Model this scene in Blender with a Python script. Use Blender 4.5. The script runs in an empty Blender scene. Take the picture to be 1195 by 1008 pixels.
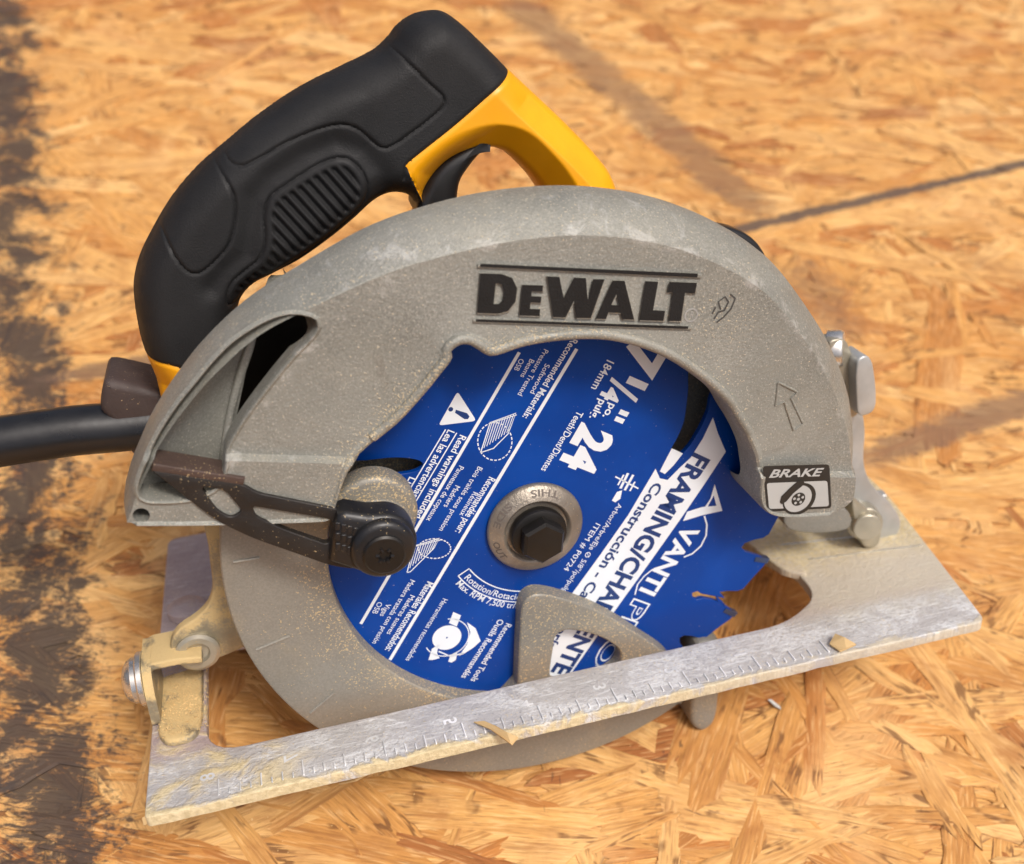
import bpy, bmesh, math, random
import numpy as np
from mathutils import Vector, Matrix
from mathutils.geometry import tessellate_polygon, delaunay_2d_cdt

random.seed(7); rng = np.random.default_rng(7)
scene = bpy.context.scene
COL = scene.collection
PI = math.pi

# ------------------------------------------------------------------ frames (millimetres in the saw frame)
# saw frame: origin on the arbor, x forward along the guard, y up, z out of the blade face
IMW, IMH, FPX = 1195.0, 1008.0, 1200.6
CAM = Vector((-107.57, 161.26, 277.48))
C_R = Vector((0.95452, 0.14868, 0.25841)).normalized()
C_F = Vector((0.29706, -0.40082, -0.86666)).normalized()
C_D = C_F.cross(C_R).normalized()
C_R = C_D.cross(C_F).normalized()
SU = Vector((0.97739, 0.21144, 0)); SN = Vector((-0.21144, 0.97739, 0)); ZH = Vector((0, 0, 1))   # shoe directions
S0 = Vector((-118.1, -78.6, 0))
TILT = math.radians(22.2)
UP = (SN * math.cos(TILT) + ZH * math.sin(TILT)).normalized()
E2 = (C_F - UP * C_F.dot(UP)).normalized()
E1 = E2.cross(UP)
BASE = SN * -99.4 + Vector((0, 0, -14))          # lowest point of the retracted guard: rests on the board
ROT = Matrix((E1, E2, UP))                       # saw -> world rotation

def w_of(p):                                     # saw mm -> world m
    return ROT @ (Vector(p) - BASE) * 0.001
def ray(px, py):
    return (C_F + C_R * ((px - IMW / 2) / FPX) + C_D * ((py - IMH / 2) / FPX))
def Z(px, py, z):                                # point of the photograph on a plane parallel to the blade
    d = ray(px, py); s = (z - CAM.z) / d.z
    q = CAM + d * s
    return (q.x, q.y)
def SHP(px, py, h=0.0):                          # ... on the plane of the shoe: (along, z)
    d = ray(px, py); o = S0 + SN * h
    s = (o - CAM).dot(SN) / d.dot(SN); q = CAM + d * s
    return ((q - S0).dot(SU), q.z)
def shoe(s, z, h):
    return S0 + SU * s + SN * h + ZH * z
def G(px, py):                                   # ... on the board: world metres
    d = ray(px, py); s = (BASE - CAM).dot(UP) / d.dot(UP); q = CAM + d * s - BASE
    return (q.dot(E1) * .001, q.dot(E2) * .001)

# ------------------------------------------------------------------ camera
cam = bpy.data.cameras.new('camera'); cam_o = bpy.data.objects.new('camera', cam); COL.objects.link(cam_o)
cam.sensor_fit = 'HORIZONTAL'; cam.sensor_width = 36.0; cam.lens = 36.0 * FPX / IMW
cam.clip_start = 0.01; cam.clip_end = 50
m = Matrix((ROT @ C_R, ROT @ -C_D, ROT @ -C_F)).transposed().to_4x4()
m.translation = w_of(CAM); cam_o.matrix_world = m
cam.dof.use_dof = True; cam.dof.focus_distance = 0.315; cam.dof.aperture_fstop = 10.0
scene.camera = cam_o

# ------------------------------------------------------------------ light: soft overcast daylight
world = bpy.data.worlds.new('World'); scene.world = world; world.use_nodes = True
wn = world.node_tree.nodes; wl = world.node_tree.links
sky = wn.new('ShaderNodeTexSky'); sky.sky_type = 'NISHITA'; sky.sun_disc = False
SUN_EL, SUN_AZ = math.radians(66), math.radians(128)      # azimuth measured from +Y towards +X
sky.sun_elevation = SUN_EL; sky.sun_rotation = SUN_AZ
sky.air_density = 0.6; sky.dust_density = 8.0; sky.ozone_density = 0.5
bg = wn['Background']; bg.inputs['Strength'].default_value = 0.105
wl.new(sky.outputs['Color'], bg.inputs['Color'])
sun = bpy.data.lights.new('sun', 'SUN'); sun.energy = 1.6; sun.angle = math.radians(13); sun.color = (1, .98, .945)
sun_o = bpy.data.objects.new('sun', sun); COL.objects.link(sun_o)
sd = Vector((math.sin(SUN_AZ) * math.cos(SUN_EL), math.cos(SUN_AZ) * math.cos(SUN_EL), math.sin(SUN_EL)))
sun_o.rotation_euler = sd.to_track_quat('Z', 'Y').to_euler()
vs = scene.view_settings; vs.view_transform = 'Standard'; vs.look = 'None'; vs.exposure = 0.36; vs.gamma = 1.0
vs.use_curve_mapping = False
scene.render.engine = 'CYCLES'
try:
    scene.cycles.use_denoising = True
    scene.cycles.max_bounces = 6
except Exception:
    pass

# ------------------------------------------------------------------ material helpers
class NT:
    def __init__(s, name):
        s.m = bpy.data.materials.new(name); s.m.use_nodes = True
        s.t = s.m.node_tree; s.b = s.t.nodes['Principled BSDF']
    def n(s, t, **kw):
        x = s.t.nodes.new(t)
        for k, v in kw.items(): setattr(x, k, v)
        return x
    def put(s, sock, v):
        if hasattr(v, 'node'): s.t.links.new(v, sock)
        elif isinstance(v, (tuple, list)) and len(v) == 3 and sock.type == 'RGBA': sock.default_value = (*v, 1)
        else: sock.default_value = v
    def set(s, **kw):
        for k, v in kw.items(): s.put(s.b.inputs[k.replace('_', ' ')], v)
    def pos(s): return s.n('ShaderNodeNewGeometry').outputs['Position']
    def nrm(s): return s.n('ShaderNodeNewGeometry').outputs['Normal']
    def obj(s): return s.n('ShaderNodeTexCoord').outputs['Object']
    def vm(s, op, a, b=None):
        x = s.n('ShaderNodeVectorMath', operation=op); s.put(x.inputs[0], a)
        if b is not None: s.put(x.inputs[1], b)
        return x.outputs['Value'] if op in ('DOT_PRODUCT', 'LENGTH', 'DISTANCE') else x.outputs['Vector']
    def ma(s, op, a, b=0.0, clamp=False):
        x = s.n('ShaderNodeMath', operation=op, use_clamp=clamp); s.put(x.inputs[0], a)
        if b is not None: s.put(x.inputs[1], b)
        return x.outputs[0]
    def ss(s, v, a, b, lo=0.0, hi=1.0):
        x = s.n('ShaderNodeMapRange', interpolation_type='SMOOTHSTEP'); s.put(x.inputs[0], v)
        for i, q in enumerate((a, b, lo, hi)): x.inputs[i + 1].default_value = q
        return x.outputs[0]
    def noise(s, v, sc, det=4, rough=.55, dist=0.0, scale=None):
        if scale is not None: v = s.vm('MULTIPLY', v, scale)
        x = s.n('ShaderNodeTexNoise'); s.put(x.inputs['Vector'], v); x.inputs['Scale'].default_value = sc
        x.inputs['Detail'].default_value = det; x.inputs['Roughness'].default_value = rough; x.inputs['Distortion'].default_value = dist
        return x.outputs['Fac']
    def mix(s, f, a, b):
        x = s.n('ShaderNodeMix', data_type='RGBA'); s.put(x.inputs[0], f); s.put(x.inputs[6], a); s.put(x.inputs[7], b)
        return x.outputs[2]
    def ramp(s, f, stops):
        x = s.n('ShaderNodeValToRGB'); s.put(x.inputs[0], f); e = x.color_ramp.elements
        while len(e) < len(stops): e.new(.5)
        for i, (p, c) in enumerate(stops): e[i].position = p; e[i].color = (*c, 1)
        return x.outputs[0]
    def bump(s, h, strength=.3, dist=.001):
        x = s.n('ShaderNodeBump'); s.put(x.inputs['Height'], h); x.inputs['Strength'].default_value = strength
        x.inputs['Distance'].default_value = dist; s.t.links.new(x.outputs[0], s.b.inputs['Normal'])

UPV = (0, 0, 1)
DUST = (0.62, 0.47, 0.25)

def m_cast():
    k = NT('cast_guard_metal'); p = k.pos()
    col = k.ramp(k.noise(p, 30, 5), [(.3, (.236, .236, .206)), (.7, (.305, .302, .266))])
    col = k.mix(k.ma('MULTIPLY', k.ss(k.noise(p, 1500, 1, .5), .38, .62), k.ss(k.noise(p, 35, 4), .35, .65, .12, .42)), col, (.110, .112, .102))
    col = k.mix(k.ma('MULTIPLY', k.ss(k.noise(p, 1600, 1, .5), .56, .72), .30), col, (.54, .54, .50))
    # shiny rubbed scuffs on the top shoulder
    nz = k.vm('DOT_PRODUCT', k.nrm(), UPV)
    scuff = k.ma('MULTIPLY', k.ss(k.noise(p, 1, 7, .72, .8, scale=(150, 110, 130)), .54, .70), k.ss(nz, .72, .95))
    col = k.mix(k.ma('MULTIPLY', scuff, .45), col, (.55, .55, .53))
    occ = k.vm('ADD', k.obj(), tuple(BASE * .001)); rdc = k.vm('LENGTH', k.vm('MULTIPLY', occ, (1, 1, 0)))
    rub = k.ma('MULTIPLY', k.ss(k.ma('ABSOLUTE', k.ma('SUBTRACT', rdc, .1025), None), .0006, .0032, 1, 0), k.ss(k.noise(p, 130, 6, .7, .6), .50, .64))
    col = k.mix(k.ma('MULTIPLY', rub, .4), col, (.60, .59, .56))
    stain = k.ss(k.noise(p, 55, 6, .7, 1.0), .60, .74)
    col = k.mix(k.ma('MULTIPLY', stain, .35), col, (.13, .11, .09))
    # sawdust specks, thick on ledges that look up
    fine = k.noise(p, 1600, 1, .5)
    big = k.noise(p, 38, 5, .65)
    th = k.ma('ADD', k.ma('MULTIPLY', k.ss(nz, .55, .98), .05), k.ma('MULTIPLY', k.ss(big, .52, .74), .08))
    oc = k.vm('ADD', k.obj(), tuple(BASE * .001)); rad = k.vm('LENGTH', k.vm('MULTIPLY', oc, (1, 1, 0)))
    sx = k.n('ShaderNodeSeparateXYZ'); k.put(sx.inputs[0], oc)
    ring = k.ma('MULTIPLY', k.ss(k.ma('ADD', rad, k.ma('MULTIPLY', k.noise(p, 160, 4), .010)), .0765, .087, 1, 0), k.ss(sx.outputs[0], -.03, .02, 1, .35))
    th = k.ma('ADD', th, k.ma('MULTIPLY', ring, .16))
    dust = k.ss(k.ma('ADD', fine, th), .69, .80)
    col = k.mix(k.ma('MULTIPLY', dust, .55), col, DUST)
    film = k.ma('MULTIPLY', k.ss(k.noise(p, 26, 6, .7, .5), .45, .75), k.ma('ADD', .18, k.ma('MULTIPLY', k.ss(nz, .5, .95), .25)))
    col = k.mix(k.ma('MULTIPLY', film, .7), col, (.42, .38, .29))
    k.set(Base_Color=col, Metallic=k.ma('SUBTRACT', .25, k.ma('MULTIPLY', dust, .25)), Roughness=k.ss(k.noise(p, 200, 3), .3, .7, .42, .62))
    k.bump(k.ma('ADD', k.noise(p, 1100, 4, .65), k.ma('MULTIPLY', dust, .6)), .55, .0005)
    return k.m
def m_lower():
    k = NT('lower_guard_metal'); p = k.pos()
    col = k.ramp(k.noise(p, 22, 5), [(.3, (.215, .205, .175)), (.7, (.290, .275, .236))])
    fine = k.noise(p, 1500, 1, .5); big = k.noise(p, 28, 5, .65)
    soft = k.ss(k.noise(p, 40, 5, .6), .5, .75)
    col = k.mix(k.ma('MULTIPLY', soft, .4), col, (.42, .34, .21))
    col = k.mix(k.ma('MULTIPLY', k.ss(k.noise(p, 1400, 1, .5), .38, .62), .2), col, (.12, .11, .09))
    oc = k.vm('ADD', k.obj(), tuple(BASE * .001)); rad = k.vm('LENGTH', k.vm('MULTIPLY', oc, (1, 1, 0)))
    dring = k.ma('MULTIPLY', k.ss(k.ma('ADD', rad, k.ma('MULTIPLY', k.noise(p, 120, 5), .03)), .080, .100, 1, 0), .12)
    dust = k.ss(k.ma('ADD', fine, k.ma('MULTIPLY', k.ma('ADD', k.ma('MULTIPLY', k.ss(big, .42, .68), .10), dring), 1.0)), .71, .82)
    col = k.mix(k.ma('MULTIPLY', dust, .75), col, DUST)
    col = k.mix(k.ma('MULTIPLY', k.ss(k.noise(p, 90, 6, .7, 1.0), .6, .75), .25), col, (.13, .11, .08))
    k.set(Base_Color=col, Metallic=.2, Roughness=.5); k.bump(k.ma('ADD', k.noise(p, 900, 3), dust), .2, .0003)
    return k.m
def m_simple(name, c, rough=.5, metal=0.0, bump=0.0, bscale=800, dust=0.0, var=.15, coat=0.0, spec=.5):
    k = NT(name); p = k.pos()
    col = k.mix(k.ss(k.noise(p, 60, 4), .3, .7), tuple(x * (1 - var) for x in c), tuple(min(1, x * (1 + var)) for x in c))
    if dust:
        d = k.ss(k.ma('ADD', k.noise(p, 1700, 1, .5), k.ma('MULTIPLY', k.ss(k.noise(p, 60, 4), .42, .7), .12)), .74 - dust * .12, .80 - dust * .12)
        col = k.mix(k.ma('MULTIPLY', d, .75), col, DUST)
    k.set(Base_Color=col, Roughness=k.ss(k.noise(p, 150, 3), .3, .7, max(0, rough - .07), min(1, rough + .07)), Metallic=metal)
    k.b.inputs['Specular IOR Level'].default_value = spec
    if coat: k.set(Coat_Weight=coat, Coat_Roughness=.08)
    if bump: k.bump(k.noise(p, bscale, 3), bump, .0004)
    return k.m
def m_blade():
    k = NT('blue_blade_coating'); p = k.pos()
    sp = k.ss(k.noise(p, 1400, 1, .5), .76, .80)
    soft = k.ss(k.noise(p, 30, 4), .4, .7)
    col = k.mix(soft, (.0004, .040, .245), (.0004, .052, .305))
    oc = k.vm('ADD', k.obj(), tuple(BASE * .001)); rad = k.vm('LENGTH', k.vm('MULTIPLY', oc, (1, 1, 0)))
    rv = k.n('ShaderNodeCombineXYZ'); k.put(rv.inputs[0], rad); ring = k.noise(rv.outputs[0], 900, 3, .7)
    col = k.mix(k.ma('MULTIPLY', k.ma('MULTIPLY', k.ss(ring, .60, .72), k.ss(k.noise(p, 60, 4), .45, .65)), .22), col, (.10, .16, .34))
    col = k.mix(k.ma('MULTIPLY', sp, .55), col, (.35, .33, .32))
    k.set(Base_Color=col, Roughness=k.ss(k.noise(p, 90, 4), .3, .7, .30, .42), Metallic=0.0)
    k.b.inputs['Specular IOR Level'].default_value = .22
    k.bump(k.noise(p, 500, 2), .04, .0002)
    return k.m
def m_shoe():
    k = NT('worn_shoe_steel'); o = k.obj()       # object space = saw axes, origin at the contact point
    x = k.vm('DOT_PRODUCT', o, tuple(SU)); z = k.vm('DOT_PRODUCT', o, (0, 0, 1))
    off = (S0 - BASE)
    sa = k.ma('SUBTRACT', x, off.dot(SU) * .001)        # along, metres
    zz = k.ma('ADD', z, BASE.z * .001)
    n1 = k.noise(o, 60, 6, .65, .8); n2 = k.noise(o, 420, 3, .6); n3 = k.noise(o, 1400, 1)
    def strn(f, sc, det, rough=.65, dist=.4):
        sv = k.n('ShaderNodeCombineXYZ'); k.put(sv.inputs[0], k.ma('MULTIPLY', sa, f)); k.put(sv.inputs[1], zz); k.put(sv.inputs[2], 0.0)
        return k.noise(sv.outputs[0], sc, det, rough, dist)
    n4 = strn(.7, 70, 8, .75, .8); n5 = strn(.08, 900, 4, .6, .1); n6 = strn(.6, 900, 3, .6, .2)
    strip = k.ss(zz, .010, .018)
    # bare, grey-lilac zinc, dull where handled
    col = k.ramp(n1, [(.3, (.36, .285, .28)), (.55, (.43, .35, .345)), (.75, (.48, .41, .40))])
    col = k.mix(k.ma('MULTIPLY', strip, .8), col, k.mix(n1, (.43, .435, .43), (.56, .56, .55)))
    # scuffs rubbed white along the ruler strip, fine scratches along its length, grime between
    wear = k.ma('MULTIPLY', strip, k.ma('MULTIPLY', k.ss(n4, .46, .60), k.ss(n6, .36, .54)))
    col = k.mix(k.ma('MULTIPLY', wear, .6), col, (.74, .755, .76))
    scr = k.ss(n5, .56, .66)
    col = k.mix(k.ma('MULTIPLY', scr, .6), col, (.78, .79, .79))
    dk = k.ma('MAXIMUM', k.ss(n6, .60, .72), k.ma('MULTIPLY', k.ss(n5, .30, .22), .8))
    col = k.mix(k.ma('MULTIPLY', dk, .6), col, (.20, .20, .205))
    # dried sap and sawdust: thick near the left end, the near edge and the front
    front = k.ss(k.ma('ADD', sa, k.ma('MULTIPLY', n1, .05)), .235, .265)
    back = k.ss(k.ma('ADD', zz, k.ma('MULTIPLY', n1, .03)), .022, .042, 1, 0)
    edge = k.ss(k.ma('ADD', zz, k.ma('MULTIPLY', n1, .016)), .0415, .0435)
    edge = k.ma('MULTIPLY', edge, k.ss(k.ma('ADD', sa, k.ma('MULTIPLY', n1, .05)), .16, .26, 1, .5))
    rear = k.ma('MULTIPLY', k.ss(sa, .03, .06, 1, 0), k.ss(k.ma('ADD', zz, k.ma('MULTIPLY', n1, .05)), -.005, .02, 0, 1))
    rear = k.ma('MULTIPLY', rear, k.ss(n1, .45, .62))
    beige = k.ma('MULTIPLY', front, back)
    col = k.mix(k.ma('MULTIPLY', beige, .8), col, (.52, .47, .36))
    dustm = k.ma('MAXIMUM', k.ma('MAXIMUM', edge, rear), k.ma('MULTIPLY', k.ma('MULTIPLY', front, k.ss(k.ma('ADD', zz, k.ma('MULTIPLY', n1, .03)), -.012, .012, 1, 0)), k.ss(n6, .3, .55)))
    col = k.mix(k.ma('MULTIPLY', dustm, .85), col, k.mix(k.ss(n2, .3, .7), (.50, .39, .19), (.68, .56, .31)))
    sp = k.ss(k.ma('ADD', n3, k.ma('MULTIPLY', k.ss(n1, .4, .7), .06)), .66, .74)
    col = k.mix(k.ma('MULTIPLY', sp, .6), col, (.64, .54, .36))
    cover = k.ma('MAXIMUM', k.ma('MAXIMUM', dustm, k.ma('MULTIPLY', beige, .7)), k.ma('MULTIPLY', wear, .6))
    k.set(Base_Color=col, Metallic=k.ma('MULTIPLY', k.ma('SUBTRACT', 1.0, cover), .15), Roughness=k.ma('ADD', .36, k.ma('MULTIPLY', cover, .4)))
    k.bump(k.ma('ADD', k.ma('ADD', k.ma('ADD', n2, k.ma('MULTIPLY', n6, .8)), k.ma('MULTIPLY', dustm, .9)), k.ma('MULTIPLY', n3, .5)), .5, .0008)
    return k.m
def m_zinc_dusty():
    k = NT('yellow_zinc_bracket'); p = k.pos(); o = k.obj()
    n1 = k.noise(o, 120, 5, .6); n3 = k.noise(o, 1200, 1)
    col = k.ramp(n1, [(.35, (.29, .25, .17)), (.7, (.40, .35, .24))])
    nz = k.vm('DOT_PRODUCT', k.nrm(), UPV)
    d = k.ss(k.ma('ADD', k.ma('ADD', n1, k.ma('MULTIPLY', nz, .30)), k.ma('MULTIPLY', n3, .2)), .64, .84)
    col = k.mix(k.ma('MULTIPLY', d, .85), col, (.60, .43, .19))
    k.set(Base_Color=col, Metallic=k.ma('SUBTRACT', .45, k.ma('MULTIPLY', d, .45)), Roughness=k.ss(d, 0, 1, .38, .85))
    k.bump(k.ma('ADD', n3, d), .3, .0006)
    return k.m

def m_osb():
    k = NT('osb_wood'); p = k.pos()
    at = k.n('ShaderNodeAttribute', attribute_name='tint').outputs['Fac']
    orn = k.n('ShaderNodeObjectInfo').outputs['Random']
    t = k.ma('FRACT', k.ma('ADD', at, orn), None)
    uv = k.n('ShaderNodeUVMap', uv_map='grain').outputs[0]
    off = k.vm('MULTIPLY', (7.3, 11.9, 3.1), k.n('ShaderNodeCombineXYZ').outputs[0])
    cmb = k.n('ShaderNodeCombineXYZ'); k.put(cmb.inputs[2], k.ma('MULTIPLY', t, 40.0))
    g = k.vm('ADD', uv, cmb.outputs[0])
    gl = k.noise(g, 1.0, 4, .62, .5, scale=(26, 430, 1))           # fibres
    gb = k.noise(g, 1.0, 4, .55, .8, scale=(9, 120, 1))            # growth bands
    gf = k.noise(g, 1.0, 1, .5, .3, scale=(110, 1050, 1))
    gm = k.noise(p, 45, 5, .6, .6)
    col = k.ramp(t, [(0, (.50, .215, .055)), (.14, (.60, .300, .085)), (.40, (.67, .365, .115)), (.60, (.75, .455, .175)), (.70, (.66, .345, .100)), (.86, (.56, .255, .065)), (.95, (.46, .180, .045)), (1, (.33, .115, .032))])
    col = k.mix(k.ma('MULTIPLY', k.ss(gb, .40, .66), .50), col, k.mix(.6, col, (.28, .105, .028)))
    col = k.mix(k.ma('MULTIPLY', k.ss(gl, .52, .70), .54), col, (.26, .100, .028))
    col = k.mix(k.ma('MULTIPLY', k.ss(gf, .28, .46, 1, 0), .42), col, (.84, .55, .25))
    col = k.mix(k.ma('MULTIPLY', k.ss(gf, .56, .72), .38), col, (.19, .070, .024))
    col = k.mix(k.ma('MULTIPLY', k.ss(gm, .46, .72), .45), col, (.36, .155, .045))
    rim = k.n('ShaderNodeSeparateXYZ'); k.put(rim.inputs[0], k.n('ShaderNodeUVMap', uv_map='rim').outputs[0])
    rf = k.ma('MULTIPLY', k.ss(rim.outputs[0], .35, .95), k.ss(k.noise(p, 130, 4, .6), .46, .66))
    col = k.mix(k.ma('MULTIPLY', rf, .75), col, (.12, .050, .020))
    # resin-dark knots and specks
    kn = k.ss(k.noise(p, 38, 5, .6, 1.2), .66, .76)
    col = k.mix(k.ma('MULTIPLY', kn, .6), col, (.23, .075, .024))
    sp = k.ma('MULTIPLY', k.ss(k.noise(p, 1, 2, .5, .4, scale=(560, 190, 300)), .62, .70), k.ss(k.noise(p, 30, 4, .6), .54, .66))
    col = k.mix(k.ma('MULTIPLY', sp, .7), col, (.045, .030, .024))
    gw = k.noise(p, 13, 4, .6, .8); gw2 = k.noise(p, 1, 5, .65, .6, scale=(30, 75, 40))
    col = k.mix(k.ma('MULTIPLY', k.ss(gw, .50, .70), .45), col, (.78, .49, .21))
    col = k.mix(k.ma('MULTIPLY', k.ss(gw2, .54, .72), .50), col, (.36, .135, .035))
    # thin dark cracks and resin streaks that run with the strands
    ck = k.ss(k.ma('ABSOLUTE', k.ma('SUBTRACT', k.noise(g, 1.0, 4, .6, .8, scale=(12, 90, 1)), .5), None), .012, .030, 1, 0)
    ck = k.ma('MULTIPLY', ck, k.ss(k.noise(p, 60, 3), .50, .62))
    col = k.mix(k.ma('MULTIPLY', ck, .75), col, (.13, .050, .018))
    # wide tarry band and narrow line of ground-in dirt, then softer brown bands
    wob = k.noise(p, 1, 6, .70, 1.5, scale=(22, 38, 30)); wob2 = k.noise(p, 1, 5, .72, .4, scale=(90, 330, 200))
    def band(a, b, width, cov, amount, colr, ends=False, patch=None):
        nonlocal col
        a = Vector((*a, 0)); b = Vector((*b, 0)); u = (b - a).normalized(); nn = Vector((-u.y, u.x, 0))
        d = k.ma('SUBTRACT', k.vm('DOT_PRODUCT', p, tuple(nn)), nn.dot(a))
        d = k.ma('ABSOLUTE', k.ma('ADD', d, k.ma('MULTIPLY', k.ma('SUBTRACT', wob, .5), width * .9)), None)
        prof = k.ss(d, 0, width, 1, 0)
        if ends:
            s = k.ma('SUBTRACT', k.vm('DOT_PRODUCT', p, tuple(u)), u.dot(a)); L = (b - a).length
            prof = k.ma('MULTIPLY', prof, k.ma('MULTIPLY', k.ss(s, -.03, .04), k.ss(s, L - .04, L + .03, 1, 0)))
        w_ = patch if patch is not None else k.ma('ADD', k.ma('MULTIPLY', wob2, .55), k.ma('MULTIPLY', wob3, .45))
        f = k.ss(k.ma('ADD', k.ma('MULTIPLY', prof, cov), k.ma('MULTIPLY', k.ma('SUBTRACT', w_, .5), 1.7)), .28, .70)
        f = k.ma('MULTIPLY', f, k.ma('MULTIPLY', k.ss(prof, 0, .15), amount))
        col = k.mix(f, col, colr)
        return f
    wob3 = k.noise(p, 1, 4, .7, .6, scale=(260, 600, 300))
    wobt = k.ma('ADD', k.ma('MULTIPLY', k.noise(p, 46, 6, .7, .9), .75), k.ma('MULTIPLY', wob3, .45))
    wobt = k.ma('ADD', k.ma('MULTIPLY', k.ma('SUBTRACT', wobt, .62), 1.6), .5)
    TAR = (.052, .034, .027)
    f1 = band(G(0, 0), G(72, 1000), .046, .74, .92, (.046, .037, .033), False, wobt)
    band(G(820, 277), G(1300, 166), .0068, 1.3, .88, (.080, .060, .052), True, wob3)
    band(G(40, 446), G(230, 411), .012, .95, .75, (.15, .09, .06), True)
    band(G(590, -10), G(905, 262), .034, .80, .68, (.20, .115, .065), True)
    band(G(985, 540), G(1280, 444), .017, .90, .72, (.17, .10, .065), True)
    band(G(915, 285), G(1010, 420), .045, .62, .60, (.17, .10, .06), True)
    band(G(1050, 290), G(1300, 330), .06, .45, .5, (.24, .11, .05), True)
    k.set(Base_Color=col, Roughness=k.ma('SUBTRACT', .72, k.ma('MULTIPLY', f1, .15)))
    k.b.inputs['Specular IOR Level'].default_value = .3
    k.bump(k.ma('ADD', k.ma('ADD', gl, k.ma('MULTIPLY', gf, .5)), k.ma('MULTIPLY', k.noise(p, 70, 4), .8)), .8, .0010)
    return k.m

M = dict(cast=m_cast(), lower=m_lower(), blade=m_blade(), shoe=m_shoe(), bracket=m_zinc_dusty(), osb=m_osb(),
    rubber=m_simple('black_rubber', (.0135, .0135, .014), .62, 0, .35, 2000, dust=0, spec=.3),
    yellow=m_simple('yellow_plastic', (.84, .365, .002), .42, 0, .05, 900, var=.06),
    trigger=m_simple('black_trigger', (.010, .010, .011), .4),
    blackpl=m_simple('black_plastic', (.012, .012, .013), .36, 0, .15, 900, dust=-.12),
    lever=m_simple('black_lever_steel', (.020, .017, .015), .5, .2, .3, 700, dust=-.18),
    rustlever=m_simple('brown_worn_lever', (.070, .045, .036), .55, .2, .5, 900, dust=-.05),
    white=m_simple('white_print', (.72, .77, .82), .4, var=.03),
    navy=m_simple('blue_print', (.004, .035, .16), .4, var=.05),
    logo=m_simple('black_logo_paint', (.010, .010, .010), .55, 0, .4, 1500, dust=.0, spec=.3),
    decal=m_simple('black_decal', (.018, .018, .017), .45, var=.05),
    decalgrey=m_simple('grey_decal', (.40, .41, .40), .45, var=.04),
    scuff=m_simple('rubbed_bright_metal', (.78, .79, .78), .4, .3, .3, 900, var=.3),
    penink=m_simple('rubbed_pen_ink', (.075, .073, .068), .6, var=.6),
    steel=m_simple('bright_zinc_steel', (.62, .61, .58), .28, .85, .1, 600),
    dullzinc=m_simple('dull_zinc_steel', (.40, .365, .285), .38, .55, .2, 700, dust=-.1),
    greysteel=m_simple('pale_grey_steel', (.46, .47, .46), .4, .5, .1, 600),
    flange=m_simple('worn_flange_steel', (.30, .265, .22), .45, .6, .5, 900, dust=.25, var=.3),
    oxide=m_simple('black_oxide_steel', (.028, .026, .024), .36, .6, .15, 700),
    stamp=m_simple('dark_stamp', (.12, .10, .085), .6),
    dark=m_simple('recess_shade_black', (.012, .011, .009), .8, spec=.1),  # near-black colour paints in the shade inside recesses
    cord=m_simple('black_cord_rubber', (.011, .0115, .013), .34, 0, .1, 400, dust=0),
    boot=m_simple('dusty_cord_boot', (.050, .034, .030), .6, 0, .4, 900, dust=-.3),
    carbide=m_simple('carbide', (.05, .07, .14), .35, .4),
    chip=m_simple('pale_wood_chip', (.52, .36, .17), .75, 0, .3, 900),
    dustm=m_simple('sawdust_grain', (.66, .47, .22), .9, var=.25),
)

# ------------------------------------------------------------------ mesh helpers
def new_obj(name, me, mat, parent=None, smooth=35):
    o = bpy.data.objects.new(name, me); COL.objects.link(o)
    if mat is not None: me.materials.append(M[mat])
    if parent is not None: o.parent = parent
    if smooth:
        for p in me.polygons: p.use_smooth = True
        me.set_sharp_from_angle(angle=math.radians(smooth))
    return o
class MB:                                         # collects shapes in saw millimetres
    def __init__(s): s.v = []; s.f = []
    def add(s, vs, fs):
        b = len(s.v); s.v += [tuple(v) for v in vs]; s.f += [tuple(i + b for i in f) for f in fs]
    def build(s, name, mat, parent=None, smooth=35, world=False, weld=False):
        me = bpy.data.meshes.new(name)
        if world: co = s.v
        else: co = [((x - BASE.x) * .001, (y - BASE.y) * .001, (z - BASE.z) * .001) for x, y, z in s.v]
        me.from_pydata(co, [], s.f)
        bm = bmesh.new(); bm.from_mesh(me)
        if weld: bmesh.ops.remove_doubles(bm, verts=bm.verts, dist=2e-6)
        bmesh.ops.recalc_face_normals(bm, faces=bm.faces); bm.to_mesh(me); bm.free()
        me.update()
        return new_obj(name, me, mat, parent, smooth)

def catmull(pts, step, closed=True):
    P = [np.array(p, float) for p in pts]; n = len(P); out = []
    for i in range(n if closed else n - 1):
        if closed: a, b, c, d = P[i - 1], P[i], P[(i + 1) % n], P[(i + 2) % n]
        else: a, b, c, d = P[max(i - 1, 0)], P[i], P[i + 1], P[min(i + 2, n - 1)]
        L = np.linalg.norm((c - b)[:2]); k = max(1, int(round(L / step)))
        t1 = (c - a) * .5; t2 = (d - b) * .5
        la = np.linalg.norm((b - a)[:2]); ld = np.linalg.norm((d - c)[:2])
        if la > 1e-6 and la + L > 0: t1 = (c - a) / (la + L) * L
        if ld > 1e-6: t2 = (d - b) / (ld + L) * L
        for j in range(k):
            t = j / k
            q = (2 * t**3 - 3 * t**2 + 1) * b + (t**3 - 2 * t**2 + t) * t1 + (-2 * t**3 + 3 * t**2) * c + (t**3 - t**2) * t2
            out.append(q)
    if not closed: out.append(P[-1])
    return out
def area2(p): return sum(p[i - 1][0] * p[i][1] - p[i][0] * p[i - 1][1] for i in range(len(p)))
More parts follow.
